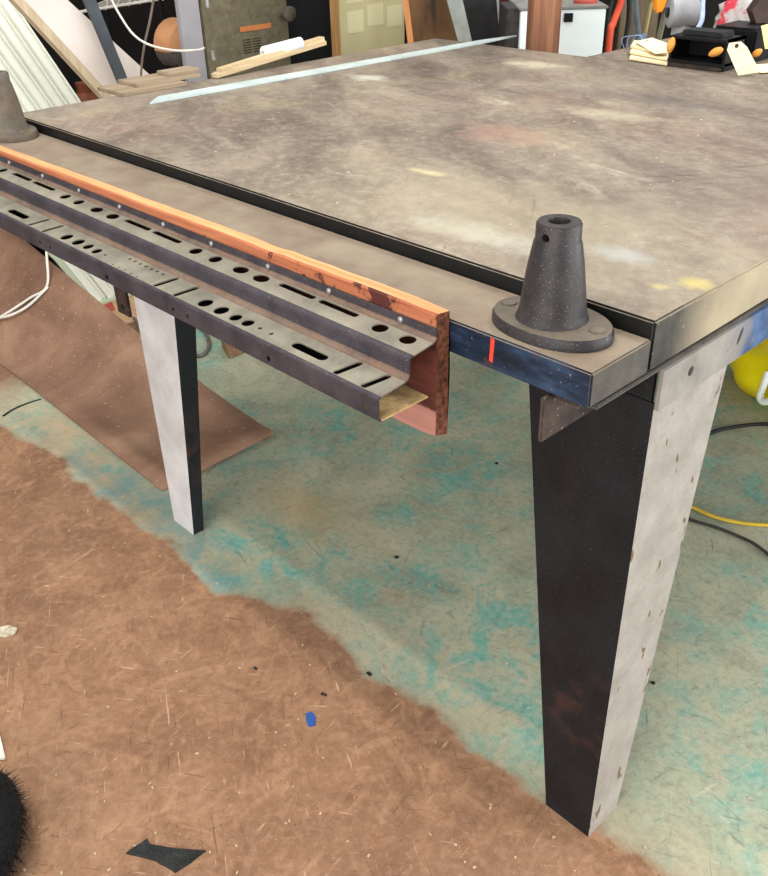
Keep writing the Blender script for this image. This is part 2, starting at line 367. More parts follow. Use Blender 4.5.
# ---------------------------------------------------------------- workbench
L, W, H, ZB, ZU, BW = 1.4774, 1.2467, 0.86, 0.841, 0.802, 0.1055
bench = thing('workbench', (-L / 2, W / 2, 0), 'large grey steel topped workbench on tapered black and white legs', 'workbench')
bm = NB(); box(bm, (-L, 0, ZU), (0, W, H), 0.0025)
for f in bm.faces:
    n = f.normal; c = f.calc_center_median()
    f.material_index = 0 if n.z > .5 else (2 if n.x > .9 else 1)
mesh_obj('tabletop', bm, [M_top, M_black, M_end], bench)
bm = NB(); box(bm, (-L, -BW, ZU), (-0.0, -0.0015, ZB), 0.002)
for f in bm.faces: f.material_index = 0 if f.normal.z > .5 else (2 if f.normal.x > .9 else 1)
ba = mesh_obj('front_bar', bm, [M_bartop, M_bar, M_barend], bench); ba['label'] = 'lower dark blue steel bar along the front edge'
bm = NB(); box(bm, (-L, -BW + .010, ZU - .004), (0.003, W, ZU), 0.001); mesh_obj('base_plate', bm, M_barend, bench)
# red paint mark on the front of the bar
bm = NB(); prism(bm, [(-0.1265, -BW - .0004, .812), (-0.1220, -BW - .0004, .8105), (-0.1205, -BW - .0004, .8375), (-0.1255, -BW - .0004, .8385)], (0, .0006, 0))
MR = MT('red_crayon', .6).base((226, 58, 40)).m
mesh_obj('red_mark', bm, MR, bench)
# apron: angle iron round the legs, with bolt holes at the right end
def plate_with_holes(bm, outer, holes, to3d, mi=0):
    """flat face with holes; outer and holes are lists of (u, v)"""
    es = []
    for loop in [outer] + holes:
        vs = [bm.verts.new(to3d(u, v)) for u, v in loop]
        es += [bm.edges.new((vs[i], vs[(i + 1) % len(vs)])) for i in range(len(vs))]
    r = bmesh.ops.triangle_fill(bm, use_beauty=True, use_dissolve=False, edges=es)
    for g in r['geom']:
        if isinstance(g, bmesh.types.BMFace): g.material_index = mi
def circ(u, v, r, ry=None, n=20, rot=0):
    ry = ry or r
    return [(u + r * math.cos(t) * math.cos(rot) - ry * math.sin(t) * math.sin(rot), v + r * math.cos(t) * math.sin(rot) + ry * math.sin(t) * math.cos(rot)) for t in [2 * math.pi * k / n for k in range(n)]]
def slot(u0, v0, u1, v1, r, n=6):
    a = math.atan2(v1 - v0, u1 - u0); o = []
    for k in range(n + 1): t = a - math.pi / 2 + math.pi * k / n; o.append((u1 + r * math.cos(t), v1 + r * math.sin(t)))
    for k in range(n + 1): t = a + math.pi / 2 + math.pi * k / n; o.append((u0 + r * math.cos(t), v0 + r * math.sin(t)))
    return o
def solidify(o, t, off=-1):
    m = o.modifiers.new('thickness', 'SOLIDIFY'); m.thickness = t; m.offset = off; m.use_even_offset = False; return o
bm = NB()
plate_with_holes(bm, [(0.0205, .750), (W - .02, .750), (W - .02, .798), (0.0205, .798)], [circ(.081, .776, .006), circ(.19, .781, .004, .011, rot=-.4)], lambda u, v: (0.0045, u, v))
o = mesh_obj('end_apron', bm, M_apron, bench); solidify(o, .005, 0)
o['label'] = 'grey apron angle with bolt holes, blue further along'
bm = NB(); box(bm, (-L + .02, .022, .752), (-.0035, .027, .797)); mesh_obj('front_apron', bm, M_lb, bench)
bm = NB(); box(bm, (-L + .02, W - .027, .752), (-.003, W - .022, .797)); mesh_obj('back_apron', bm, M_lb, bench)
bm = NB(); box(bm, (-L + .015, .03, .752), (-L + .02, W - .03, .797)); mesh_obj('end_apron', bm, M_apron, bench)
def leg(cx, cy, sx, sy, front, end, lip, topz=0.76):
    """folded sheet channel; the outer corner (cx, cy) is plumb, the inner edges taper"""
    bm = NB(); t = .004
    def pts(z, w, d, l): # outline of the folded section from lip to lip
        return [(cx - sx * w, cy + sy * l, z), (cx - sx * w, cy, z), (cx, cy, z), (cx, cy + sy * d, z), (cx - sx * .004, cy + sy * d, z)]
    lo = pts(0.0, .0797, .0754, .027); hi = pts(topz, .1725, .1633, .048)
    def inset(p, q): return p
    V0 = [bm.verts.new(p) for p in lo]; V1 = [bm.verts.new(p) for p in hi]
    mats = [lip, front, end, lip]; wm = end; idx = {M_lb.name: 0, wm.name: 1}
    for i in range(4):
        f = bm.faces.new((V0[i], V0[i + 1], V1[i + 1], V1[i])); f.material_index = idx[mats[i].name]
    bmesh.ops.subdivide_edges(bm, edges=bm.edges[:], cuts=2)
    o = mesh_obj('leg', bm, [M_lb, wm], bench); 
    m = o.modifiers.new('thickness', 'SOLIDIFY'); m.thickness = t; m.offset = -1 if True else 1
    return o
a = leg(0.0015, 0.0205, 1, 1, M_lb, M_lw, M_lb, 0.757); a['label'] = 'tapered near leg, black front face and pale grey end face'
M_lf = simple('whitish_far_leg_paint', (176, 172, 170), (204, 201, 200), 14, .5, specks=((120, 106, 84), 260, .76))
a = leg(-1.1435, 0.0205, -1, 1, M_lf, M_lf, M_lb, 0.757); a['label'] = 'tapered far leg, pale grey face with black inner edge'
leg(0.0, W - .02, 1, -1, M_lb, M_lw, M_lb); leg(-1.1435, W - .02, -1, -1, M_lw, M_lw, M_lb)
# angle iron under the bar beside the near leg
def angle_iron(x, name):
    bm = NB(); box(bm, (x - .005, -.112, .746), (x, .018, ZU - .004), .001); box(bm, (x, -.096, ZU - .009), (x + .030, .018, ZU - .004), .001)
    return mesh_obj(name, bm, M_rust, bench)
angle_iron(-.048, 'angle_bracket')
p0 = at(119.5, 311, 'y', .06); p1 = at(130, 311, 'y', .06)
bm = NB(); plate_with_holes(bm, [(p0.x, p0.z), (p1.x, p0.z), (p1.x, .79), (p0.x, .79)], [circ((p0.x + p1.x) / 2, p0.z + .018, .006)], lambda u, v: (u, .06, v))
o = mesh_obj('hanging_strap', bm, M_rust, bench); solidify(o, .006, 0)

# ---------------------------------------------------------------- cone sockets on the bar
def cone(cx, cy, label, M_cast=M_cast):
    t = thing('cone_socket', (cx, cy, ZB), label, 'cast iron socket', 'cone sockets on the front bar')
    bm = NB()
    a, b = .070, .047
    prof = [(1.0, 0), (1.0, .008), (.965, .0125), (.90, .0135), (.55, .0135)]
    rings = []
    def oval(s, h, seg=64):
        r = []
        for k in range(seg):
            q = 2 * math.pi * k / seg; x = a * math.copysign(abs(math.cos(q)) ** .92, math.cos(q)); y = b * math.copysign(abs(math.sin(q)) ** 1.0, math.sin(q))
            r.append(bm.verts.new((cx + x * s, cy + y * s, ZB + h)))
        return r
    rings = [oval(s, h) for s, h in prof]
    for i in range(len(rings) - 1):
        for k in range(64):
            f = bm.faces.new((rings[i][k], rings[i][(k + 1) % 64], rings[i + 1][(k + 1) % 64], rings[i + 1][k])); f.material_index = 0
    bm.faces.new(rings[0][::-1]); f = bm.faces.new(rings[-1])
    for f in bm.faces: 
        if f.calc_center_median().z > ZB + .0125: f.material_index = 1
    mesh_obj('base_flange', bm, [M_cast, M_castd], t, True)
    bm = NB(); z = ZB
    lathe(bm, [(.0385, .013), (.0365, .016), (.0350, .022), (.0322, .045), (.0285, .072), (.0245, .094), (.0228, .0985), (.0228, .113), (.0214, .1155), (.0112, .1155), (.0106, .1135), (.0106, .07), (.002, .07)], (cx, cy, z))
    # cross hole near the top, facing the viewer
    o = mesh_obj('cone', bm, M_cast, t, True)
    dirv = Vector((-.10, -1.0, 0)).normalized(); side = dirv.cross(Vector((0, 0, 1)))
    cb = NB(); lathe(cb, [(.0042, .012), (.0042, .03)], (cx + .0035, cy, z + .1035), seg=20, frame=(side, Vector((0, 0, 1)), dirv))
    # hole cut by an applied boolean
    co = mesh_obj('cutter', cb, M_dark)
    bo = o.modifiers.new('hole', 'BOOLEAN'); bo.object = co; bo.operation = 'DIFFERENCE'; bo.solver = 'EXACT'
    dg = bpy.context.evaluated_depsgraph_get(); me = bpy.data.meshes.new_from_object(o.evaluated_get(dg)); o.modifiers.clear(); o.data = me
    bpy.data.objects.remove(co)
    for s in (-1, 1):
        bm = NB(); lathe(bm, [(.0088, .0125), (.0085, .0152), (.006, .0168), (.002, .0172)], (cx + s * .0545, cy + s * .003, z), seg=24)
        mesh_obj('rivet', bm, M_castd, t, True)
    return t
cone(-.0915, -.049, 'dark cast iron cone socket riveted on the bar at the near corner')
cone(-1.385, -.052, 'dusty brown cone socket on the far left end of the bar', M_castd)

# ---------------------------------------------------------------- slotted rail on its plank
XR, XL = -.184, -1.62
rail = thing('slotted_rail', (-.9, -.13, .71), 'black stepped steel rail with slots and holes on an orange pine plank', 'rail')
ZP = .854; PB = -.1068; PF = -.126
bm = NB(); n = 60; rnd = random.Random(3)
def sag(x): return -.008 * max(0, min(1, (-x - .3) / 1.0))
sec = []
for i in range(n + 1):
    x = XR + (XL - XR) * i / n; j = (lambda s: rnd.uniform(-s, s)); top = ZP + sag(x) + (j(.0004) if i > 1 else -.001)
    if i in (12, 13): top -= .0015
    if i == 0: sec.append([(x + j(.001), PF, .703), (x + .002, PF - .001, .79), (x, PF, top - .002), (x, PF + .004, top), (x + .001, PB, top - .001), (x + .003, PB, .78), (x, PB, .697)])
    else: sec.append([(x, PF, .699), (x, PF, .79), (x, PF, top - .002), (x, PF + .003, top), (x, PB, top), (x, PB, .78), (x, PB, .697)])
V = [[bm.verts.new(p) for p in s] for s in sec]
for i in range(n):
    for k in range(7):
        f = bm.faces.new((V[i][k], V[i][(k + 1) % 7], V[i + 1][(k + 1) % 7], V[i + 1][k])); f.material_index = 1 if k in (3,) else 0
f = bm.faces.new(V[0]); f.material_index = 2; bm.faces.new(V[-1][::-1])
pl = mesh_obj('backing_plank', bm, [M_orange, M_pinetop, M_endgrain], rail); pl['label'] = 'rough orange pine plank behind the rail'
# section of the rail: (y, z) polyline; u along x
XE = XR + .003
# (y0,z0)->(y1,z1) flat strips with holes
SEC = dict(fl=((PF - .0025, .8385), (PF - .0025, .829)), s1=((-.1345, .8235), (-.1640, .8195)), v1=((-.1700, .8140), (-.1705, .8005)),
           s2=((-.1770, .7935), (-.2125, .7895)), lip=((-.2160, .7865), (-.2160, .7640)), bot=((-.2130, .7615), (-.1420, .7615)))
zs1 = .8215; zs2 = .7915
def pu(px, py, strip):
    """pixel on a strip of the rail -> (x, distance along the strip)"""
    (y0, z0), (y1, z1) = SEC[strip]
    if strip in ('s1', 's2'):
        p = at(px, py, 'z', (z0 + z1) / 2); p = at(px, py, 'z', z0 + (z1 - z0) * (p.y - y0) / (y1 - y0)); return p.x, p.y
    p = at(px, py, 'y', (y0 + y1) / 2); return p.x, p.z
H1 = []; 
for px, py, r in [(3, 170.4, .0105), (66.8, 196.3, .0105), (79.9, 202, .0105), (98, 209.4, .0135), (113.7, 216.2, .0135), (197.8, 250.4, .0105), (217.2, 258.7, .0105), (242.5, 269.3, .0135), (262.3, 278.1, .0135), (382.6, 326.7, .0105), (411, 337.8, .0105)]:
    x, y = pu(px, py, 's1'); H1.append(('c', x, y, r, min(r, .0105) * .84))
S1 = [(13.7, 174, 30, 180.4), (34.2, 182.6, 53.4, 190), (126.8, 220.7, 149, 229.6), (155.2, 232.3, 179, 242.4), (281.5, 285.6, 312, 298), (321.8, 301.8, 355, 315.8)]
for a, b, c, d in S1:
    x0, y0 = pu(a, b, 's1'); x1, y1 = pu(c, d, 's1'); H1.append(('s', x0, -.1405, x1, -.1405, .0044))
H2 = []
for px, py, r in [(67, 237.4, .0105), (78.5, 242.5, .0105), (88.5, 247, .009), (97, 251.5, .0085), (105.7, 255.4, .003), (205.6, 303.4, .0105), (221.5, 310.8, .0105), (236, 318, .0085), (248.1, 323.4, .0085), (260.3, 328.8, .003), (271.6, 334.3, .003)]:
    x, y = pu(px, py, 's2'); H2.append(('c', x, y, r, r * .95))
for px, py in [(113, 265.3), (119, 268.3), (125, 270.8), (131.2, 274.2), (137, 277.2)]:
    x, y = pu(px, py, 's2'); H2.append(('c', x, y, .0016, .0016))
for k in range(7):
    a = pu(129, 259.8, 's2'); b = pu(173.7, 280.5, 's2'); H2.append(('c', a[0] + (b[0] - a[0]) * k / 8, -.184, .0028, .0028))
for a, b, c, d, r in [(10.5, 211.2, 26.8, 217.6, .0062), (297, 345.5, 323, 358.3, .0062)]:
    x0, y0 = pu(a, b, 's2'); x1, y1 = pu(c, d, 's2'); H2.append(('s', x0, (y0 + y1) / 2, x1, (y0 + y1) / 2, r))
for a, b, c, d in [(27, 226, 47, 221), (41, 232.7, 61, 227), (154.5, 287.5, 170, 281.6), (174, 296.6, 195.5, 289), (335.5, 374, 358, 365.3), (363.5, 387.2, 386, 378.5)]:
    x0, y0 = pu(a, b, 's2'); x1, y1 = pu(c, d, 's2'); xm = (x0 + x1) / 2; H2.append(('s', xm - .004, -.2085, xm + .003, -.1815, .0046))
HL = []
for px, py, r in [(366, 407, .0036), (269, 358.7, .0036), (173.7, 309.6, .0030), (188, 316.4, .0028), (107.5, 277.6, .0040), (40.7, 242.7, .0032), (50.7, 247.5, .0030), (77.5, 261.3, .0018)]:
    x, z = pu(px, py, 'lip'); HL.append(('c', x, z, r, r * 1.1))
def loops(hs, lo, hi):
    out = []
    for h in hs:
        if h[0] == 'c':
            _, x, y, a, b = h; m = max(a, b); y = min(max(y, lo + b + .0012), hi - b - .0012); out.append(circ(x, y, a, b, 18))
        else:
            _, x0, y0, x1, y1, r = h; out.append(slot(x0, y0, x1, y1, r))
    return out
bm = NB()
def strip(key, holes, mi):
    (y0, z0), (y1, z1) = SEC[key]
    if key in ('s1', 's2', 'bot'):
        lo, hi = min(y0, y1), max(y0, y1); f = lambda u, v: (u, v, z0 + (z1 - z0) * (v - y0) / (y1 - y0))
    else:
        lo, hi = min(z0, z1), max(z0, z1); f = lambda u, v: (u, y0 + (y1 - y0) * (v - z0) / (z1 - z0), v)
    plate_with_holes(bm, [(XE, lo), (XE, hi), (XL, hi), (XL, lo)], loops(holes, lo, hi), f, mi)
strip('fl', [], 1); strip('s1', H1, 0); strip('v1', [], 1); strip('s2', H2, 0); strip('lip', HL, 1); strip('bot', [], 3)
def bend(p, q, c, mi, n=5):
    """rounded bend from p to q with control point c"""
    P = [((1 - t) ** 2 * p[0] + 2 * t * (1 - t) * c[0] + t * t * q[0], (1 - t) ** 2 * p[1] + 2 * t * (1 - t) * c[1] + t * t * q[1]) for t in [k / n for k in range(n + 1)]]
    for a, b in zip(P, P[1:]):
        vs = [bm.verts.new(v) for v in ((XE, a[0], a[1]), (XE, b[0], b[1]), (XL, b[0], b[1]), (XL, a[0], a[1]))]
        bm.faces.new(vs).material_index = mi
bend(SEC['fl'][1], SEC['s1'][0], (PF - .0025, .8245), 2); bend(SEC['s1'][1], SEC['v1'][0], (-.1695, .8190), 1)
bend(SEC['v1'][1], SEC['s2'][0], (-.1708, .7942), 2); bend(SEC['s2'][1], SEC['lip'][0], (-.2160, .7892), 1, 3); bend(SEC['lip'][1], SEC['bot'][0], (-.2160, .7615), 1, 3)
bmesh.ops.remove_doubles(bm, verts=bm.verts, dist=.00005)
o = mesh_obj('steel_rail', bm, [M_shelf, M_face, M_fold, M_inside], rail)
m = o.modifiers.new('thickness', 'SOLIDIFY'); m.thickness = .0018; m.offset = 0
o['label'] = 'stepped dark steel rail, two dusty shelves with holes'
for px, py in [(9.9, 162.5), (43.2, 176), (79.6, 190), (120, 205.5), (163.8, 223.5), (212, 243.6), (268.6, 266), (329.5, 290), (401, 316.5)]:
    x, z = at(px, py, 'y', PF - .003).x, .8335
    bm = NB(); lathe(bm, [(.0036, 0), (.0036, -.0015), (.0022, -.0028), (.0008, -.003)], (x, PF - .0034, z), 'y', 14); mesh_obj('screw', bm, M_bolt, rail, True)

# ---------------------------------------------------------------- metal strip on the table
bm = NB(); p = [at(150, 104.5, 'z', .8605), at(159, 98, 'z', .8605), at(480, 41.5, 'z', .8605), at(517, 36.5, 'z', .8605), at(480, 44.5, 'z', .8605)]
prism(bm, p, (0, 0, .004)); tag(mesh_obj('metal_strip', bm, M_strip), 'long pale bare metal strip lying across the far side of the grey tabletop', 'metal strip')

# ---------------------------------------------------------------- rear bench with the clutter
rb = thing('side_bench', (-.3, 1.6, 0), 'dusty grey bench adjoining the far edge of the workbench', 'bench')
bm = NB(); box(bm, (-.97, W + .004, .825), (.6, 1.85, .859), .002); mesh_obj('bench_top', bm, M_top, rb)
for x, y in ((-.93, 1.30), (-.93, 1.80), (.55, 1.30), (.55, 1.80)):
    bm = NB(); box(bm, (x - .03, y - .03, 0), (x + .03, y + .03, .825), .002); mesh_obj('leg', bm, M_dark, rb)
zt = .859
# black open steel box
t = thing('black_open_box', (-.68, 1.31, zt), 'black open fronted steel box with orange ties on the side bench', 'steel box')
x0, x1, y0, y1, z0, z1 = -.752, -.612, 1.262, 1.35, zt, .925
bm = NB(); box(bm, (x0, y0, z0 + .010), (x1, y1, z0 + .016)); box(bm, (x0, y0, z1 - .006), (x1, y1, z1)); box(bm, (x0, y1 - .006, z0), (x1, y1, z1))
box(bm, (x0, y0 + .004, z0), (x0 + .006, y1, z1)); box(bm, (x1 - .006, y0 + .004, z0), (x1, y1, z1)); mesh_obj('shell', bm, M_dark, t)
bm = NB(); box(bm, (x0 + .003, y0 - .006, z0), (x1 - .003, y0 + .004, z0 + .009), .002); mesh_obj('front_lip', bm, M_rust, t)
bm = NB(); box(bm, (x0 + .02, y0 + .012, z1), (x1 - .02, y0 + .07, z1 + .012), .003); mesh_obj('lid_plate', bm, M_rubber, t)
M_foam = simple('orange_foam', (214, 140, 52), (232, 166, 84), 60, .7)
M_tag = simple('manila_card', (220, 212, 168), (236, 230, 192), 30, .8)
M_ink = MT('faint_blue_ink', .8).base((120, 150, 150)).m
for px, py, rot, lab in [(671, 45, .2, 'left'), (716, 52, 1.1, 'right')]:
    c = at(px, py, 'y', y0 - .004); bm = NB()
    r = .009; lathe(bm, [(.002, -.018), (r * .7, -.013), (r, -.003), (r, .004), (r * .7, .013), (.002, .017)], c, frame=(Vector((math.cos(rot), 0, -math.sin(rot))), Vector((0, 1, 0)), Vector((math.sin(rot), 0, math.cos(rot)))), seg=20)
    mesh_obj('orange_tie', bm, M_foam, t, True)
# second, taller black box behind
t2 = thing('black_case', (-.60, 1.45, zt), 'small black case standing behind the open steel box', 'case')
bm = NB(); a = at(712, 30, 'y', 1.40); b = at(757, 30, 'y', 1.40); box(bm, (a.x, 1.40, zt), (b.x, 1.52, a.z + .01), .006); mesh_obj('case_body', bm, M_dark, t2)
bm = NB(); box(bm, (a.x + .02, 1.397, zt + .03), (b.x - .02, 1.3995, zt + .045), .001); mesh_obj('label_band', bm, M_rubber, t2)
c = at(757, 53, 'y', 1.392); bm = NB(); lathe(bm, [(.002, -.013), (.007, -.006), (.008, .002), (.005, .010), (.002, .013)], c, frame=(Vector((.6, 0, -.8)), Vector((0, 1, 0)), Vector((.8, 0, .6))), seg=18); mesh_obj('orange_tie', bm, M_foam, t2, True)
def card(pts, label, name='card_tag', ink=None, hole=None, mat=None):
    """paper tag: thin card with a hole and string mark; pts are 3D corners"""
    P = [Vector(p) for p in pts]; n = (P[1] - P[0]).cross(P[2] - P[0]).normalized()
    if n.z < 0: n = -n
    t = thing(name, P[0], label, 'tag'); bm = NB(); prism(bm, P, n * .0012); mesh_obj('card', bm, mat or M_tag, t)
    if hole is not None:
        c = P[0].lerp(P[1], .5).lerp(sum((p for p in P), Vector()) / len(P), .28) + n * .0013
        u = (P[1] - P[0]).normalized(); bm = NB(); lathe(bm, [(.0045, 0), (.0042, .0006), (.002, .0007)], c, frame=(u, n.cross(u), n), seg=14); mesh_obj('eyelet', bm, M_rust, t, True)
    if ink:
        c = sum((p for p in P), Vector()) / len(P); u = (P[1] - P[0]).normalized(); v = n.cross(u); bm = NB()
        for k in range(4):
            d = c + v * (.008 * (k - 1.5)) - u * .007; tube(bm, [d + n * .0016, d + u * .005 + v * .002 + n * .0016, d + u * .010 - v * .001 + n * .0016, d + u * .014 + n * .0016], .0006, 5)
        mesh_obj('handwriting', bm, M_ink, t)
    return t
def onz(px, py, z): return at(px, py, 'z', z)
yt = at(741, 76, 'z', .8612).y
DT = (onz(748, 75, .8612) - CAM).dot(FW)
card([atD(729, 43, DT + .006), atD(741, 41.5, DT + .006), atD(747, 47, DT + .005), atD(760, 72, DT + .003), atD(738, 75.5, DT), atD(727, 50, DT + .005)], 'cream paper tag with faint blue writing leaning at front right of the black box', ink=True, hole=1)
card([onz(756, 65, .864), onz(770, 64, .866), onz(776, 72, .8625), onz(760, 73, .8615)], 'cream paper tag partly under the written tag at right edge')
card([atD(761, 26, 2.24), atD(775, 22, 2.24), atD(778, 48, 2.22), atD(765, 49, 2.22)], 'yellowish paper tag standing at the right frame edge', mat=simple('yellow_card', (226, 206, 130), (240, 224, 160), 30, .8))
card([onz(635, 42, .884), onz(652, 38, .887), onz(668, 44, .885), onz(667, 53, .881), onz(655, 54, .880)], 'blank cream paper tag on top of the small stack left of black box', hole=1)
t = thing('envelope_stack', onz(650, 60, .861), 'short stack of thick cream envelopes left of the black box', 'envelopes')
for k, z in enumerate((.861, .868, .874)):
    bm = NB(); o_ = .6 * k; prism(bm, [onz(629 + o_, 57 - 6 * k + 3, z), onz(634, 48 - 3 * k, z), onz(668, 55 - 3 * k, z), onz(667, 66 - 5 * k, z)], (0, 0, .0055), bev=.0012); mesh_obj('envelope', bm, simple('cream_paper', (222, 200, 156), (238, 222, 184), 40, .8), t)
# thin blue wires
bm = NB(); 
for k in range(5):
    a = onz(624 + 3 * k, 48 - k, .865); tube(bm, [a, a + Vector((.01 * k - .02, .02, .02)), a + Vector((.02, .04 - .01 * k, .025)), a + Vector((.03, .02, .004))], .0010, 6)
tag(mesh_obj('wire_tangle', bm, simple('blue_wire', (90, 110, 150), (130, 150, 180), 60, .5)), 'tangle of thin blue wires behind the cream envelopes', 'wire')
# grey clamp
t = thing('grey_clamp', onz(690, 38, zt), 'pale grey metal clamp head with blue lever behind the black box', 'clamp')
M_grey = simple('pale_grey_enamel', (126, 126, 130), (158, 158, 160), 20, .5)
c = atD(684, 12, 2.52); ax = (RT * .98 + Vector((0, 0, .1))).normalized(); up = Vector((0, 0, 1)); fr = (FW, up, RT)
bm = NB(); lathe(bm, [(.030, -.040), (.036, -.036), (.036, .0), (.033, .004), (.033, .03), (.028, .034)], c, frame=fr, seg=32); mesh_obj('barrel', bm, M_grey, t, True)
bm = NB(); q = c - up * .03; box(bm, (q.x - .02, q.y - .02, zt), (q.x + .02, q.y + .02, q.z), .004); mesh_obj('foot', bm, M_grey, t)
bm = NB(); lathe(bm, [(.012, -.045), (.012, -.038)], c, frame=fr, seg=20); mesh_obj('screw_end', bm, M_dark, t, True)
a = atD(703, 0, 2.45); b = atD(694, 34, 2.40); bm = NB(); tube(bm, [a + up * .05, a, b.lerp(a, .4) + RT * .01, b], .006, 8); mesh_obj('lever', bm, simple('pale_blue_plastic', (140, 156, 190), (176, 190, 214), 30, .4), t, True)
# plastic bags
def bag(name, c, r, label, mat, seed, group=None, extras=None, cat='plastic bag'):
    rr = random.Random(seed); bm = NB(); bmesh.ops.create_icosphere(bm, subdivisions=4, radius=1)
    ph = [(rr.uniform(0, 6), rr.uniform(0, 6), rr.uniform(0, 6), rr.uniform(3, 9)) for _ in range(7)]
    for v in bm.verts:
        p = v.co.copy(); d = sum(abs(math.sin(p.x * k + a) * math.sin(p.y * k * .8 + b) * math.sin(p.z * k * 1.1 + q)) for a, b, q, k in ph) / 7
        s = .78 + .75 * d; z = p.z * r[2] * s
        if z < -r[2] * .55: z = -r[2] * .55
        v.co = Vector((c[0] + p.x * r[0] * s, c[1] + p.y * r[1] * s, c[2] + z + r[2] * .55))
    o = mesh_obj(name, bm, mat, None, True); return tag(o, label, cat, group)
MC = MT('cloudy_plastic', .25); cc = MC.ramp(MC.noise(20, 5), [(0.3, (150, 144, 136)), (.7, (206, 202, 196))]); MC.base(MC.mix(MC.thr(MC.noise(30, 3), .55, .62), cc, (176, 160, 140)))
MC.b.inputs['Alpha'].default_value = .92
c = at(730, 20, 'y', 1.62); bag('plastic_bag', (c.x + .06, 1.70, zt), (.13, .10, .095), 'cloudy clear plastic bag heaped behind the black box', MC.m, 5)
MC2 = MT('printed_plastic', .25); cc = MC2.ramp(MC2.noise(22, 4), [(0.3, (170, 160, 156)), (.7, (214, 208, 204))])
MC2.base(MC2.mix(MC2.thr(MC2.noise(26, 3), .52, .6), cc, (216, 70, 86)))
c = at(742, 8, 'y', 1.575); bag('plastic_bag', (c.x, 1.575, zt + .002), (.055, .03, .085), 'plastic bag with red print on the heap behind the case', MC2.m, 9)
c = at(762, 10, 'y', 1.50); t = thing('hex_block', (c.x, 1.50, zt), 'dark brown six sided block among the plastic bags', 'block')
bm = NB(); lathe(bm, [(.030, -.02), (.032, -.016), (.032, .016), (.030, .02)], (c.x, 1.50, c.z), seg=6, frame=(RT, up, FW)); mesh_obj('block_body', bm, simple('brown_paint', (52, 38, 34), (76, 58, 52), 30, .6), t)
bm = NB(); box(bm, (c.x - .012, 1.49, zt), (c.x + .012, 1.51, c.z - .01)); mesh_obj('stand', bm, M_dark, t)

# ---------------------------------------------------------------- things standing beyond the far edge
def vslab(px0, px1, py, D, depth, zb=0.0):
    """upright box whose face looks at the viewer's side of the room: 3D corner, width vector, depth vector, top z"""
    a = atD(px0, py, D); b = atD(px1, py, D); a0 = Vector((a.x, a.y, zb)); w_ = Vector((b.x - a.x, b.y - a.y, 0)); return a0, w_, FW * depth, max(a.z, b.z)
def upright(name, px0, px1, py, D, depth, mat, parent=None, zb=0.0, bev=.002, h=None):
    a, w_, d, z = vslab(px0, px1, py, D, depth, zb); bm = NB(); prism(bm, [a, a + w_, a + w_ + d, a + d], (0, 0, (h or z) - zb), bev=bev); return mesh_obj(name, bm, mat, parent), a, w_, d, z
# white box
M_whitebox = simple('white_enamel', (228, 238, 238), (240, 246, 246), 6, .45, bump=.05)
t = thing('white_cabinet', atD(560, 60, 2.9) * Vector((1, 1, 0)) if False else Vector((atD(560, 60, 2.9).x, atD(560, 60, 2.9).y, 0)), 'white metal cabinet with a grey top behind the brown post', 'cabinet')
o, a, w_, d, z = upright('body', 521, 606, 11, 2.9, .22, M_whitebox, t)
bm = NB(); e = w_.normalized() * .006; prism(bm, [a - FW * .004 - e + Vector((0, 0, z)), a + w_ - FW * .004 + e + Vector((0, 0, z)), a + w_ + d + e + Vector((0, 0, z)), a + d - e + Vector((0, 0, z))], (0, 0, .008), bev=.002)
mesh_obj('top_panel', bm, simple('worn_grey_top', (104, 102, 98), (140, 138, 132), 16, .6), t)
o_, *_ = upright('side_grille', 507, 520.5, 9, 2.92, .18, simple('grille_mesh', (38, 36, 36), (70, 66, 64), 90, .6), t)
bm = NB(); q = atD(563.5, 22, 2.898); q2 = atD(572.5, 22, 2.898); h = (atD(566, 13, 2.898) - atD(566, 22, 2.898)).z
prism(bm, [q, q2, q2 + Vector((0, 0, h)), q + Vector((0, 0, h))], -FW * .003, bev=.001); mesh_obj('handle_slot', bm, M_dark, t)
bm = NB(); q = atD(585, 5, 2.98); lathe(bm, [(.036, z + .008 - q.z), (.034, z + .016 - q.z), (.028, z + .020 - q.z)], q, seg=28); tag(mesh_obj('red_lid', bm, simple('faded_red_plastic', (150, 62, 54), (178, 84, 70), 20, .5), None, True), 'round red lid lying on the white cabinet', 'lid')  # loose round lid, laid on the cabinet top
# brown post
bm = NB(); a, w_, d, z = vslab(532.5, 562.5, 0, 2.66, .08, 0)
prism(bm, [a, a + w_, a + w_ + d, a + d], (0, 0, 2.2), bev=.004); tag(mesh_obj('wooden_post', bm, wood('brown_post_wood', (112, 72, 52), (136, 92, 68), (158, 112, 84), 'z')), 'square brown wooden post standing in front of the white cabinet', 'post')
# black speaker panel with grey trim
t = thing('black_board', Vector((*atD(485, 40, 3.02).xy, 0)), 'tall black panel with a grey edge between the leaning bar and cabinet', 'panel')
bm = NB(); p = [atD(458, -5, 3.15), atD(496, -5, 3.15), atD(501, 52, 3.15), atD(463, 52, 3.15)]
def to_floor(top, bot):
    d = bot - top; return bot + d * (bot.z / -d.z)
p = [p[0], p[1], to_floor(p[1], p[2]), to_floor(p[0], p[3])]; p = [p[0] + (p[0] - p[3]) * .5, p[1] + (p[1] - p[2]) * .5, p[2], p[3]]
prism(bm, p, FW * .05, bev=.003); mesh_obj('panel_body', bm, simple('black_vinyl', (26, 26, 27), (44, 42, 42), 14, .6), t)
bm = NB(); e = RT * .008; prism(bm, [p[1], p[1] + e, p[2] + e, p[2]], FW * .05); mesh_obj('edge_trim', bm, M_grey, t)
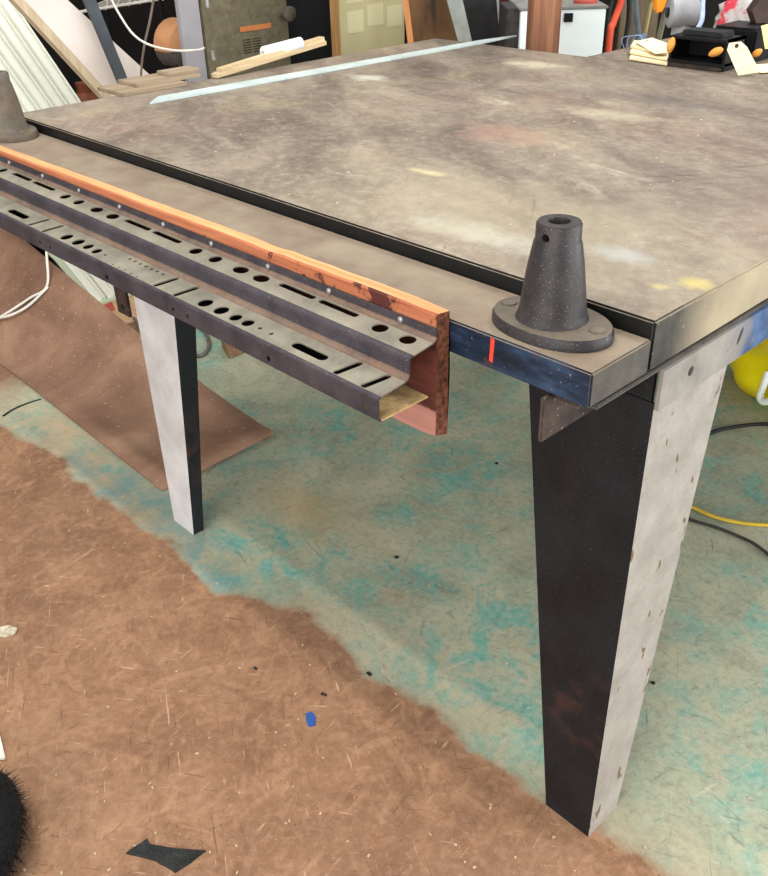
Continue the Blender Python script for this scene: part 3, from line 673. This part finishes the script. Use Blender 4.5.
# leaning pale bar
def leaner(name, q4, thick, mat, label, cat, parent=None, ext=.4, D=None, slack=0):
    """long board given by four points (top pair, lower pair); carried down to the floor and up past the top"""
    tl, tr, br, bl = q4; B = to_floor(tl, bl); C = to_floor(tr, br); A = tl + (tl - B) * ext; E_ = tr + (tr - C) * ext
    bm = NB(); prism(bm, [A, E_, C, B], thick, bev=.001); o = mesh_obj(name, bm, mat, parent)
    return tag(o, label, cat) if label else o
leaner('leaning_bar', [atD(446, -3, 2.84), atD(462, -3, 2.84), atD(472, 41, 2.84), atD(458, 41, 2.84)], FW * .02, simple('whitewashed_bar', (118, 122, 116), (160, 164, 156), 14, .6), 'greyish white flat bar leaning against the black panel', 'bar')
# cardboard panel with a dark smear, and orange stick
Mb = MT('brown_hardboard', .8); cb_ = Mb.ramp(Mb.noise(7, 5), [(.35, (94, 68, 46)), (.65, (122, 92, 62))]); cb_ = Mb.mix(Mb.thr(Mb.noise(4, 4, .5, 0, Mb.mapv((3, 3, .8))), .56, .66), cb_, (44, 42, 42)); Mb.base(cb_)
o, *_ = upright('brown_board', 406, 462, -40, 3.24, .03, Mb.m); tag(o, 'brown hardboard sheet with dark stains standing behind the leaning bar', 'board')
leaner('orange_stick', [atD(402, -3, 2.98), atD(408, -3, 2.98), atD(413.5, 40, 2.98), atD(407.5, 40, 2.98)], FW * .015, wood('orange_stick_wood', (168, 104, 60), (192, 128, 80), (206, 146, 96), 'z'), 'thin orange wooden stick upright beside the cream board', 'stick')
o, *_ = upright('dark_clutter_box', 498, 514, -60, 3.34, .2, simple('dark_red_box', (54, 22, 18), (92, 34, 28), 12, .8)); tag(o, 'dark red box in shadow left of the white cabinet', 'box')
# cream board (face looks along +x)
xs = -1.86
def xface(px0, px1, x, zt_, depth, mat, name, parent=None, z0=0.0, bev=.002, py=45):
    ya = at(px0, py, 'x', x).y; yb = at(px1, py, 'x', x).y; bm = NB(); box(bm, (x - depth, ya, z0), (x, yb, zt_), bev); return mesh_obj(name, bm, mat, parent), ya, yb
Mcr = MT('cream_foam_board', .8); cr = Mcr.ramp(Mcr.noise(3, 3), [(.3, (168, 160, 122)), (.7, (182, 174, 134))])
Mcr.base(Mcr.mix(.12, cr, (120, 112, 80)))
t = thing('cream_board', (xs, 1.35, 0), 'large cream board with faint square patches standing past the table edge', 'board')
_, ya, yb = xface(340, 405, xs, 1.35, .03, Mcr.m, 'board_face', t)
M_patch = MT('pale_patch', .8).base((186, 179, 142)).m
for i in range(3):
    for k in range(3):
        yy = ya + (yb - ya) * (.12 + .30 * i); zz = .84 + .085 * k + (.012 if i % 2 else 0); bm = NB(); box(bm, (xs, yy, zz), (xs + .0008, yy + (yb - ya) * .24, zz + .062)); mesh_obj('square_patch', bm, M_patch, t)
bm = NB(); box(bm, (xs - .03, ya - .008, 0), (xs + .003, ya, 1.35)); mesh_obj('edge_strip', bm, wood('edge_wood', (110, 80, 48), (140, 104, 62), (160, 124, 80), 'z'), t)
# black gap board
o, *_ = xface(284, 356, -2.32, 1.4, .05, M_dark, 'black_sheet', py=30); tag(o, 'black sheet standing between the grey machine cabinet and cream board', 'sheet')
# machine cabinet
xc = -2.16
ya = at(206, 70, 'x', xc).y; yb = at(291, 57, 'x', xc).y
t = thing('machine_cabinet', (xc - .2, (ya + yb) / 2, 0), 'speckled grey green machine cabinet with orange label and round knob', 'machine cabinet')
M_cab = simple('speckled_grey_green', (84, 79, 62), (114, 107, 86), 40, .8, specks=((120, 100, 74), 420, .62))
M_lav = simple('lavender_grey_paint', (140, 136, 140), (158, 154, 158), 6, .5)
bm = NB(); box(bm, (xc - .10, ya, 0), (xc - .012, yb, 1.5), .003); mesh_obj('body', bm, M_cab, t)
bm = NB(); box(bm, (xc - .012, ya + .008, .03), (xc, yb, 1.48), .003); dr = mesh_obj('door', bm, M_cab, t)
def on(px, py, off=0): return at(px, py, 'x', xc + off)
c = on(283, 13); bm = NB(); lathe(bm, [(.012, 0), (.012, .02), (.021, .022), (.023, .028), (.023, .040), (.018, .044)], c, 'x', 28); k = mesh_obj('knob', bm, M_castd, dr, True); k['label'] = 'grey round knob'; k.matrix_parent_inverse = Matrix.Translation(t.location).inverted() @ Matrix.Identity(4)
k.matrix_parent_inverse = (dr.matrix_parent_inverse).inverted() if False else Matrix.Identity(4)
a, b = on(240.5, 34), on(271, 27); bm = NB(); z1_ = on(240.5, 29.5).z; box(bm, (xc, a.y, b.z - .002), (xc + .0015, b.y, b.z + .013)); st = mesh_obj('orange_label', bm, simple('orange_label', (176, 106, 58), (196, 124, 74), 30, .6), dr); st.matrix_parent_inverse = Matrix.Identity(4)
bm = NB()
za, zb_ = on(245, 40).z, on(245, 53).z
for i in range(6):
    for s in (0, 1):
        y_ = a.y + .006 + s * .038; z_ = za + (zb_ - za) * i / 5 ; box(bm, (xc, y_, z_ - .001), (xc + .001, y_ + .032, z_ + .001))
v_ = mesh_obj('vent_slots', bm, M_dark, dr); v_.matrix_parent_inverse = Matrix.Identity(4)
# lavender corner post with hinges
yp0 = at(182, 40, 'x', xc + .012).y; yp1 = at(203.5, 40, 'x', xc + .012).y
bm = NB(); box(bm, (xc - .004, yp0, 0), (xc + .012, yp1, 1.5), .003); pp = mesh_obj('corner_post', bm, M_lav, t); pp['label'] = 'lavender grey painted corner post'
for py in (2, 56, 77):
    z_ = at(207, py, 'x', xc + .04).z; bm = NB(); lathe(bm, [(.006, -.014), (.006, .014)], (xc + .045, yp1 + .007, z_), seg=14); mesh_obj('hinge', bm, M_bolt, t, True)
# motor beside the post
c = at(190, 46, 'x', xc - .12)
t = thing('electric_motor', (c.x, c.y, 0), 'round motor housing, orange above and grey below, left of the lavender post', 'motor')
bm = NB(); c.y -= .0; lathe(bm, [(.02, .010), (.045, .006), (.070, -.008), (.078, -.03), (.078, -.09), (.06, -.11)], c, frame=(Vector((0, 1, 0)), up, Vector((1, 0, 0))), seg=40)
for f in bm.faces: f.material_index = 0 if f.calc_center_median().z > c.z - .012 else 1
mesh_obj('housing', bm, [simple('orange_tan_paint', (176, 124, 84), (200, 146, 102), 14, .6), simple('motor_grey', (66, 62, 58), (96, 90, 84), 20, .6)], t, True)
bm = NB(); box(bm, (c.x - .09, c.y - .05, 0), (c.x - .01, c.y + .03, c.z - .05), .004); mesh_obj('pedestal', bm, M_dark, t)
# pale boards heap just past the left edge
t = thing('scrap_boards', (-1.5, .32, H), 'small heap of pale scrap boards on the far left table edge', 'boards')
M_pale = wood('pale_scrap_wood', (120, 104, 84), (142, 124, 102), (160, 142, 118), 'y')
for k, (x0, y0, x1, y1, z, h_) in enumerate([(-1.56, .235, -1.448, .40, H, .008), (-1.565, .29, -1.475, .455, H + .008, .007), (-1.55, .385, -1.50, .47, H + .015, .008)]):
    bm = NB(); box(bm, (x0, y0, z), (x1, y1, z + h_), .001); mesh_obj('scrap_board', bm, M_pale, t)
# cables in front of the dark
bm = NB(); tube(bm, [atD(106, -12, 2.66), atD(118, 12, 2.66), atD(133, 34, 2.65), atD(150, 45, 2.64), atD(175, 50.5, 2.60), atD(198, 50, 2.58), atD(204, 48, 2.60)], .0030, 8)
tag(mesh_obj('pale_cable', bm, M_wire, None, True), 'pale cable drooping from the wire shelf across the lavender post', 'cable')
bm = NB(); tube(bm, [atD(155, -8, 2.7), atD(150, 20, 2.7), atD(144, 48, 2.7), atD(141, 78, 2.7), atD(144, 110, 2.7), Vector((*atD(150, 140, 2.7).xy, .3)), Vector((*atD(150, 140, 2.7).xy, .0))], .0034, 8)
tag(mesh_obj('dark_cable', bm, simple('grey_brown_cable', (84, 74, 66), (120, 108, 98), 30, .5), None, True), 'thin dark cable hanging nearly straight in front of the dark recess', 'cable')
# wire shelf
t = thing('wire_shelf', Vector((*atD(118, 5, 3.2).xy, 0)), 'white wire shelf high in the dark recess behind the leaning boards', 'shelf')
bm = NB(); A_, B_ = atD(80, 12, 3.5), atD(160, -1, 3.5)
for k in range(2): off = FW * (.35 * k); tube(bm, [A_ + off, B_ + off], .005, 6)
for k in range(14): p = A_.lerp(B_, k / 13); tube(bm, [p, p + FW * .35], .0022, 5)
mesh_obj('wire_deck', bm, M_wire, t)
for k, p in enumerate((A_, B_)):
    for s in (0, .35): q = p + FW * s; bm = NB(); tube(bm, [(q.x, q.y, 0), (q.x, q.y, q.z + .0)], .007, 8); mesh_obj('shelf_post', bm, M_dark, t)
bm = NB()
for k in range(7):
    p = A_.lerp(B_, k / 7) + up * .045; tube(bm, [p, p + RT * .03 + up * .02, p + RT * .06 - up * .015, p + RT * .05 - up * .045], .003, 6)
mesh_obj('wire_scroll', bm, M_wire, t)
# leaning panels at left
def in_x(px, py, x): return at(px, py, 'x', x)
M_panel = simple('pale_pinkish_sheet', (196, 182, 172), (212, 202, 194), 5, .7, bump=.1)
M_panele = wood('sheet_edge', (160, 142, 116), (178, 160, 132), (188, 172, 144), 'z')
xq = -2.02
tl, bl = in_x(24, 0, xq), in_x(112, 97, xq); tr, br = in_x(68, 0, xq - .0), in_x(149, 74, xq - .0)
B = to_floor(tl, bl); C = to_floor(tr, br)
t = thing('leaning_sheet', B, 'thick pale sheet with beige edge leaning at a slant beside the dark flat bar', 'sheet')
bm = NB(); prism(bm, [tl + (tl - B) * .25, tr + (tr - C) * .25, C, B], (-.03, 0, 0), bev=.001); mesh_obj('sheet_face', bm, M_panel, t)
bm = NB(); e = Vector((0, -.017, -.012)); prism(bm, [tl + (tl - B) * .25 + e, tl + (tl - B) * .25, B, Vector((B.x, B.y - .025, 0))], (-.034, 0, 0)); mesh_obj('sheet_edge', bm, M_panele, t)
leaner('dark_flat_bar', [in_x(83, -3, -1.98), in_x(95, -3, -1.98), in_x(128, 79, -1.98), in_x(118, 81, -1.98)], (-.012, 0, 0), simple('blue_grey_steel', (52, 56, 61), (74, 78, 83), 14, .5), 'dark blue grey flat bar leaning on the pale sheet', 'bar', ext=.3)
# ribbed pale siding
xr = -2.42
t = thing('ribbed_siding', (xr, .8, 0), 'tall pale green ribbed siding leaning at far left behind the cone socket', 'siding')
a_, b_ = in_x(12, 0, xr), in_x(81, 102, xr); br = to_floor(a_, b_); dirn = (a_ - br).normalized(); up_len = (a_ - br).length * 1.25
bl_y = at(72, 301, 'x', xr); wid = br.y - .52
bm = NB(); nr = 9
for i in range(nr):
    y0_ = br.y - wid * (i + 1) / nr; y1_ = br.y - wid * i / nr; g = (y1_ - y0_)
    sec_ = [(0, 0), (.004, .10), (.014, .16), (.014, .60), (.004, .70), (.004, .80), (.010, .84), (.010, .94), (0, 1.0)]
    pr = [Vector((xr + dx, y0_ + g * s, 0)) for dx, s in sec_]
    lo = [bm.verts.new(p) for p in pr]; hi = [bm.verts.new(p + dirn * up_len) for p in pr]
    for k in range(len(pr) - 1): bm.faces.new((lo[k], lo[k + 1], hi[k + 1], hi[k]))
bmesh.ops.remove_doubles(bm, verts=bm.verts, dist=.0001)
o = mesh_obj('ribbed_panel', bm, simple('pale_green_vinyl', (222, 224, 211), (234, 235, 223), 5, .5, bump=.05), t); m = o.modifiers.new('t', 'SOLIDIFY'); m.thickness = .004
bm = NB(); box(bm, (xr + .01, .50, 0.0), (xr + .03, br.y, .018), .002); mesh_obj('bottom_trim', bm, simple('cream_green_trim', (176, 186, 160), (198, 206, 180), 14, .5), t)
bm = NB(); p = Vector((xr + .01, .50, 0)); prism(bm, [p, p + Vector((0, .022, 0)), p + Vector((0, .022, 0)) + dirn * .6, p + dirn * .6], (.02, 0, 0)); mesh_obj('side_trim', bm, simple('cream_green_trim2', (176, 186, 160), (198, 206, 180), 14, .5), t)
# dark clutter behind siding
t = thing('pottery_jar', Vector((in_x(86, 93, -2.6).x, in_x(86, 93, -2.6).y, 0)), 'reddish brown jar seen through the gap between siding and sheet', 'jar')
c = in_x(86, 98, -2.6); bm = NB(); lathe(bm, [(.03, -c.z), (.035, -.1), (.05, -.05), (.045, 0), (.025, .02), (.028, .05), (.02, .05)], c, seg=24); mesh_obj('jar_body', bm, simple('red_clay', (92, 48, 32), (134, 76, 50), 20, .6), t, True)
# ---------------------------------------------------------------- sticks and roll on the left edge
def rod(bm, p, q, w_, h_, mi=0):
    d = (q - p).normalized(); s = d.cross(up).normalized(); u = s.cross(d)
    prism(bm, [p - s * w_ / 2 - u * h_ / 2, p + s * w_ / 2 - u * h_ / 2, p + s * w_ / 2 + u * h_ / 2, p - s * w_ / 2 + u * h_ / 2], q - p, mi, bev=.001)
M_stick = wood('light_stick_wood', (168, 146, 110), (188, 166, 130), (206, 186, 150), 'y')
for nm, (p, q), lab in [('wooden_stick', (onz(214, 76, .8665), at(324, 42.5, 'x', -1.49)), 'lower pale wooden stick on the left table edge, under the roll'), ('wooden_stick', (onz(219, 70.5, .876), at(322, 38.5, 'x', -1.50)), 'upper pale wooden stick on the left table edge, carrying the white roll')]:
    bm = NB(); rod(bm, p, q, .020, .010); tag(mesh_obj(nm, bm, M_stick), lab, 'stick', 'sticks on the table edge')
p = at(263, 53, 'x', -1.495); q = at(301, 43, 'x', -1.485); bm = NB(); dd = (q - p).normalized(); ss = dd.cross(up).normalized()
lathe(bm, [(.0045, 0), (.014, 0), (.0145, .002), (.0145, (q - p).length - .002), (.014, (q - p).length), (.0045, (q - p).length)], p, frame=(ss, ss.cross(dd), dd), seg=28, closed=True)
tag(mesh_obj('white_roll', bm, simple('white_plastic', (206, 214, 206), (226, 232, 226), 14, .5), None, True), 'short white roll lying on the wooden sticks at the left table edge', 'roll')
# ---------------------------------------------------------------- tools at top right
t = thing('red_hose', Vector((*atD(613, 30, 3.2).xy, 0)), 'red orange hose loop hanging right of the white cabinet', 'hose')
bm = NB(); a = atD(610, 45, 3.15); tube(bm, [atD(624, -12, 3.2), atD(620, 5, 3.2), atD(613, 24, 3.18), atD(609, 45, 3.15), Vector((a.x, a.y, .3)), Vector((a.x, a.y, .01))], .011, 10); mesh_obj('hose', bm, simple('red_orange_rubber', (184, 62, 38), (206, 84, 54), 20, .5), t, True)
bm = NB(); cc_ = atD(618, 22, 3.26); pts = [cc_ + (RT * math.cos(q) * .035 + up * math.sin(q) * .12) for q in [k * math.pi / 6 for k in range(13)]]; tube(bm, pts, .008, 8); mesh_obj('inner_loop', bm, M_rubber, t, True)
o, *_ = upright('brown_plank', 628, 668, -60, 3.5, .03, wood('dull_plank', (66, 54, 42), (86, 72, 56), (104, 88, 70), 'z')); tag(o, 'dull brown plank standing behind the hanging tools', 'plank')
M_bg = simple('blue_grey_pole', (70, 78, 84), (100, 108, 112), 20, .5); M_ys = wood('yellow_handle', (128, 112, 68), (150, 134, 86), (166, 150, 100), 'z')
def pole(name, a, b, r, mat, label, cat='pole'):
    f = to_floor(a, b); bm = NB(); tube(bm, [a + (a - b) * .6, a, b, f], r, 10); return tag(mesh_obj(name, bm, mat, None, True), label, cat)
pole('steel_pole', atD(635, 0, 2.98), atD(639, 40, 2.98), .009, M_bg, 'blue grey steel pole standing left of the orange handled tool')
pole('broom_handle', atD(652, 0, 3.06), atD(645, 34, 3.06), .006, M_ys, 'thin yellowish broom handle leaning beside the steel pole', 'handle')
t = thing('orange_tool', Vector((*atD(662, 30, 3.0).xy, 0)), 'tool with an orange grip and olive shaft behind the clamp', 'tool')
a, b = atD(668, 0, 2.9), atD(659, 38, 2.9); f_ = to_floor(a, b); bm = NB(); tube(bm, [a, b, f_], .009, 10); mesh_obj('shaft', bm, simple('olive_shaft', (84, 84, 66), (112, 110, 88), 20, .5), t, True)
bm = NB(); g = [atD(655, -8, 2.87), atD(670, -8, 2.87), atD(665, 9, 2.87), atD(660, 14, 2.87), atD(655, 12, 2.87)]; prism(bm, g, FW * .03, bev=.005); mesh_obj('grip', bm, simple('bright_orange', (228, 132, 28), (244, 156, 50), 20, .5), t)
o, *_ = upright('dark_locker', 600, 800, -80, 3.75, .3, M_darkbrown); tag(o, 'dark tall locker at the back behind the tools', 'locker')

# ---------------------------------------------------------------- floor things
# brown hardboard sheet curling up at the left
Mm = MT('brown_hardboard_sheet', .75)
cm = Mm.ramp(Mm.noise(4, 7, .6, .5), [(.3, (104, 76, 60)), (.5, (130, 98, 78)), (.7, (154, 122, 98))])
cm = Mm.mix(Mm.math('MULTIPLY', Mm.thr(Mm.noise(2.2, 6, .65, .6), .52, .66), .5), cm, (104, 72, 58)); cm = speck(Mm, cm, (196, 166, 136), 120, .72, .5); Mm.base(cm); Mm.bump(Mm.noise(60, 4), .2, .001)
bm = NB(); nx, ny = 30, 6; G = []
for i in range(nx + 1):
    s = i / nx; x = -1.262 - 1.72 * s; row = []
    for j in range(ny + 1):
        v = j / ny; y = .063 + (.345 - .05 * s) * v + .02 * (1 - v) * min(1, s * 2)
        z = .006 + .19 * max(0, s * 1.72 - .03) ** 1.15 * v ** 1.3 + .012 * max(0, 1 - s * 6) * v
        row.append(bm.verts.new((x - .02 * (1 - v) * 0, y, z)))
    G.append(row)
for i in range(nx):
    for j in range(ny): bm.faces.new((G[i][j], G[i][j + 1], G[i + 1][j + 1], G[i + 1][j]))
o = mesh_obj('hardboard_sheet', bm, Mm.m, None, True); m = o.modifiers.new('t', 'SOLIDIFY'); m.thickness = .005; m.offset = 1
tag(o, 'thin brown hardboard sheet on the floor curling up under the rail', 'hardboard sheet')
# cord lying on the sheet
bm = NB(); def_z = lambda px, py, z: at(px, py, 'z', z)
def on_sheet(px, py, lift):
    v = ray(px, py); t_ = 1.0
    def zs(p):
        s_ = -1.262 - p.x; u_ = min(1, max(0, (p.y - .063) / .345)); return .011 + .19 * max(0, s_ - .03) ** 1.15 * u_ ** 1.3
    while t_ < 8:
        p = CAM + v * t_
        if p.z < zs(p) + lift: return p
        t_ += .002
    return p
tube(bm, [on_sheet(50, 262, .02) + Vector((0, .02, .16)), on_sheet(50, 268, .03) + Vector((0, 0, .05)), on_sheet(47, 286, .016), on_sheet(30, 298, .014), on_sheet(12, 310, .014), on_sheet(-8, 322, .014)], .0042, 8)
tube(bm, [on_sheet(48, 287, .018), on_sheet(28, 306, .014), on_sheet(8, 316, .014), on_sheet(-8, 318, .014)], .0042, 8)
tag(mesh_obj('white_rope', bm, M_wire, None, True), 'off white rope looping over the curled hardboard sheet at left', 'rope')
# clutter under the table at left
M_tan = wood('tan_scrap', (150, 118, 84), (172, 140, 104), (190, 160, 122), 'x')
def floor_piece(name, pxs, h, mat, label, cat, z=.0005, bev=.001):
    bm = NB(); prism(bm, [at(x, y, 'z', z) for x, y in pxs], (0, 0, h), bev=bev); return tag(mesh_obj(name, bm, mat), label, cat)
floor_piece('tan_board', [(88, 305), (132, 286), (158, 296), (150, 322), (118, 326)], .008, M_tan, 'tan scrap board on the floor behind the far leg', 'board')
floor_piece('wood_scrap', [(222, 347), (240, 341), (247, 352), (229, 359)], .03, wood('brown_scrap', (96, 70, 50), (120, 92, 68), (150, 118, 88), 'x'), 'brown wood offcut on the floor under the middle of the rail', 'offcut')
bm = NB(); tube(bm, [def_z(134, 318, .012), def_z(150, 345, .006), def_z(168, 352, .006), def_z(199, 356, .006), def_z(209, 345, .006), def_z(203, 330, .006), def_z(185, 322, .006)], .006, 8)
tag(mesh_obj('grey_cable', bm, simple('grey_cable', (72, 68, 64), (104, 98, 92), 20, .5), None, True), 'grey cable looping on the floor around the far leg', 'cable')
floor_piece('red_scrap', [(104, 308), (112, 304), (116, 312), (108, 315)], .01, simple('dull_red', (150, 58, 48), (172, 76, 60), 30, .6), 'small dull red scrap on the floor near the siding', 'scrap')
bm = NB(); box(bm, (-3.4, .50, 0), (-2.82, .80, .30), .01); tag(mesh_obj('shade_block', bm, M_darkbrown), 'dark low block added for the shadow under the far end of the table', 'shade block')  # dark block added where the floor lies in black shadow
# yellow bag
MY = MT('bright_yellow_plastic', .35); MY.base(MY.ramp(MY.noise(9, 4), [(.3, (236, 208, 0)), (.7, (252, 236, 20))]))
t = thing('yellow_bag', (-.33, 1.57, 0), 'bright yellow plastic bag on the floor right of the near leg', 'bag')
bm = NB(); bmesh.ops.create_icosphere(bm, subdivisions=4, radius=1)
for v in bm.verts:
    p = v.co.copy(); k = math.sin(p.x * 6 + p.z * 3 + 1) * .05 + math.sin(p.y * 9 + p.x * 4) * .05 + abs(math.sin(p.z * 5 + p.y * 4)) * .07
    s = .95 + k; v.co = Vector((-.335 + p.x * .26 * s, 1.57 + p.y * .20 * s, max(0, .10 + p.z * .15 * s)))
body = mesh_obj('bag_body', bm, MY.m, t, True)
q = [at(768, 372, 'y', 1.36), at(764, 384, 'y', 1.35), at(760, 398, 'y', 1.345), at(766, 402, 'y', 1.34), at(776, 396, 'y', 1.345), at(790, 380, 'y', 1.37)]
bm = NB(); tube(bm, q, .009, 8); h_ = mesh_obj('handle', bm, simple('white_strap', (226, 228, 220), (240, 240, 234), 20, .5), t, True); h_['label'] = 'white strap handle'
# cables at right
bm = NB(); tube(bm, [at(x, y, 'z', .006) for x, y in [(700, 438), (716, 431), (740, 426), (768, 424), (800, 428)]], .005, 8); tag(mesh_obj('black_cable', bm, M_rubber, None, True), 'black cable on the floor beside the yellow bag', 'cable')
bm = NB(); tube(bm, [at(x, y, 'z', .006) for x, y in [(670, 498), (694, 508), (715, 517), (742, 523), (768, 525), (800, 524)]], .0045, 8); tag(mesh_obj('yellow_cable', bm, simple('yellow_cord_rubber', (176, 146, 40), (200, 170, 62), 20, .5), None, True), 'yellow cable on the floor right of the near leg', 'cable')
bm = NB(); tube(bm, [at(x, y, 'z', .005) for x, y in [(670, 510), (692, 520), (715, 527), (738, 536), (756, 545), (775, 560)]], .0036, 8); tag(mesh_obj('black_cable', bm, simple('dark_grey_rubber', (40, 38, 36), (64, 60, 56), 20, .6), None, True), 'dark grey cable on the floor just below the yellow cable', 'cable')
# debris
Mt = dusty('dusty_black_tape', (8, 9, 9), (24, 26, 26), (64, 68, 64), .3, .6, 60)
def ragged(pxs, z0, h, seed, j=.0015, n=3):
    rr = random.Random(seed); P = [at(x, y, 'z', z0) for x, y in pxs]; out = []
    for i in range(len(P)):
        a, b = P[i], P[(i + 1) % len(P)]
        for k in range(n): q = a.lerp(b, k / n); out.append(q + Vector((rr.uniform(-j, j), rr.uniform(-j, j), 0)) * (0 if k == 0 else 1))
    return out
bm = NB(); prism(bm, ragged([(126, 854), (147, 839), (151, 845), (177, 849), (206, 851), (191, 863), (175, 873), (162, 865), (155, 861)], .0008, 0, 2, .0008), (0, 0, .002)); tag(mesh_obj('black_scrap', bm, Mt), 'bow tie shaped scrap of dusty black tape on the brown floor', 'scrap')
floor_piece('blue_scrap', [(306, 714), (312, 712), (316, 718), (315, 726), (309, 727), (306, 721)], .002, MT('blue_plastic', .5).base((44, 78, 138)).m, 'small blue plastic scrap on the brown floor', 'scrap', bev=0)
floor_piece('pale_chip', [(0, 628), (9, 626), (18, 629), (15, 635), (6, 638), (-2, 637)], .004, simple('pale_chip', (140, 126, 106), (200, 188, 166), 80, .8), 'pale broken chip on the brown floor at left edge', 'chip')
def crumb(px, py, r, label, seed, col):
    rr = random.Random(seed); c = at(px, py, 'z', 0.0); bm = NB()
    for k in range(3):
        g = NB(); bmesh.ops.create_icosphere(g, subdivisions=2, radius=r * rr.uniform(.5, .9)); o_ = Vector((rr.uniform(-r, r), rr.uniform(-r, r), r * .35)); me = bpy.data.meshes.new('x')
        for v in g.verts: v.co = Vector((v.co.x * rr.uniform(.8, 1.3), v.co.y * rr.uniform(.8, 1.3), max(v.co.z * .6, -r * .3))) + c + o_
        g.to_mesh(me); g.free(); bm.from_mesh(me); bpy.data.meshes.remove(me)
    tag(mesh_obj('dark_crumb', bm, col, None, False), label, 'crumb', 'dark crumbs on the floor')
for i, (x, y, r, lab) in enumerate([(396, 557, .0045, 'black crumb on the pale painted floor under the table'), (323, 695, .0045, 'larger dark crumb just above the blue scrap'), (370, 673, .004, 'dark crumb up and right of the blue scrap'), (497, 464, .0045, 'dark crumb on the painted floor left of the near leg'), (256, 668, .003, 'tiny dark crumb on the brown floor left of the blue scrap'), (652, 684, .0035, 'dark crumb on the painted floor right of the near leg')]):
    crumb(x, y, r, lab, i, M_rubber)
# dark crack line at left
bm = NB(); P = [at(x, y, 'z', .002) for x, y in [(3, 416), (14, 409), (28, 403), (41, 399)]]; tube(bm, P, lambda s: .003 * (1 - .5 * s), 6); tag(mesh_obj('dark_twig', bm, M_rubber, None, True), 'thin dark wire piece on the floor left of the hardboard sheet', 'wire')
# wood chips and sawdust, uncountable
rr = random.Random(11); bm = NB()
Mch = simple('wood_chips', (160, 136, 104), (198, 176, 142), 20, .8)
for k in range(230):
    px = rr.uniform(0, 768); py = rr.uniform(420, 876) if rr.random() < .8 else rr.uniform(430, 560)
    p = at(px, py, 'z', .0012); a = rr.uniform(0, 3.14); l = rr.uniform(.001, .0035) * (1.5 if rr.random() < .1 else 1); w2 = rr.uniform(.0008, .0018); d1 = Vector((math.cos(a), math.sin(a), rr.uniform(-.1, .1))) * l; d2 = Vector((-math.sin(a), math.cos(a), 0)) * w2
    if -1.17 < p.x < -1.04 and 0 < p.y < .12: continue
    if -.1 < p.x < .02 and 0 < p.y < .12: continue
    if p.x < -1.25 and 0.03 < p.y < .5: continue
    prism(bm, [p - d1 - d2, p + d1 - d2, p + d1 * .8 + d2, p - d1 * .7 + d2], (0, 0, .0008))
tag(mesh_obj('wood_chips', bm, Mch), 'tiny pale wood chips and shavings scattered over the workshop floor', 'wood chips', kind='stuff')
# sawdust grains on the table
bm = NB()
for k in range(110):
    x = rr.uniform(-1.45, -.02); y = rr.uniform(.02, 1.2); s = rr.uniform(.0008, .0024); p = Vector((x, y, H + .0002)); a = rr.uniform(0, 3.1)
    d1 = Vector((math.cos(a), math.sin(a), 0)) * s; d2 = Vector((-math.sin(a), math.cos(a), 0)) * s * .6; prism(bm, [p - d1 - d2, p + d1 - d2, p + d1 + d2, p - d1 + d2], (0, 0, .0008))
tag(mesh_obj('sawdust', bm, Mch), 'pale sawdust grains scattered over the grey tabletop', 'sawdust', kind='stuff')
# black furry bundle at the lower left edge
t = thing('furry_bundle', (-.62, -.66, 0), 'black furry bundle on the brown floor at the lower left edge', 'furry bundle')
cx_, cy_ = at(-42, 850, 'z', .05).xy; MF = MT('black_fur', .8).base((15, 15, 16)).m
bm = NB(); bmesh.ops.create_icosphere(bm, subdivisions=4, radius=1)
A3 = (.085, .13, .075); U_ = Vector((-.73, .68, 0)); 
def body_pt(n, k=1.0):
    p = Vector((n.x * A3[0], n.y * A3[1], n.z * A3[2])) * k; q = RT * p.x + FW * p.y; return Vector((cx_ + q.x, cy_ + q.y, max(.0, .055 + p.z)))
for v in bm.verts: v.co = body_pt(v.co.copy())
mesh_obj('body', bm, MF, t, True)
bm = NB()
for k in range(5200):
    n = Vector((rr.gauss(0, 1), rr.gauss(0, 1), rr.gauss(0, 1))).normalized()
    if n.z < -.6: continue
    p = body_pt(n, .98); q = body_pt((n + Vector((rr.uniform(-.15, .15), rr.uniform(-.25, .05), rr.uniform(-.1, .1)))), 1.0 + rr.uniform(.06, .12)); s = Vector((rr.uniform(-1, 1), rr.uniform(-1, 1), rr.uniform(-1, 1))).normalized() * .0009
    bm.faces.new([bm.verts.new(p - s), bm.verts.new(p + s), bm.verts.new(q)])
f_ = mesh_obj('fur', bm, MF, t); f_['kind'] = 'stuff'
p = at(-4, 722, 'z', .02); bm = NB(); prism(bm, [at(-8, 722, 'z', .01), at(-2, 728, 'z', .01), at(5, 757, 'z', .01), at(-10, 757, 'z', .01)], (0, 0, -.009), bev=.002); tag(mesh_obj('white_scrap', bm, simple('white_cloth', (206, 200, 184), (226, 222, 208), 20, .8)), 'white pointed scrap beside the black furry bundle', 'scrap')
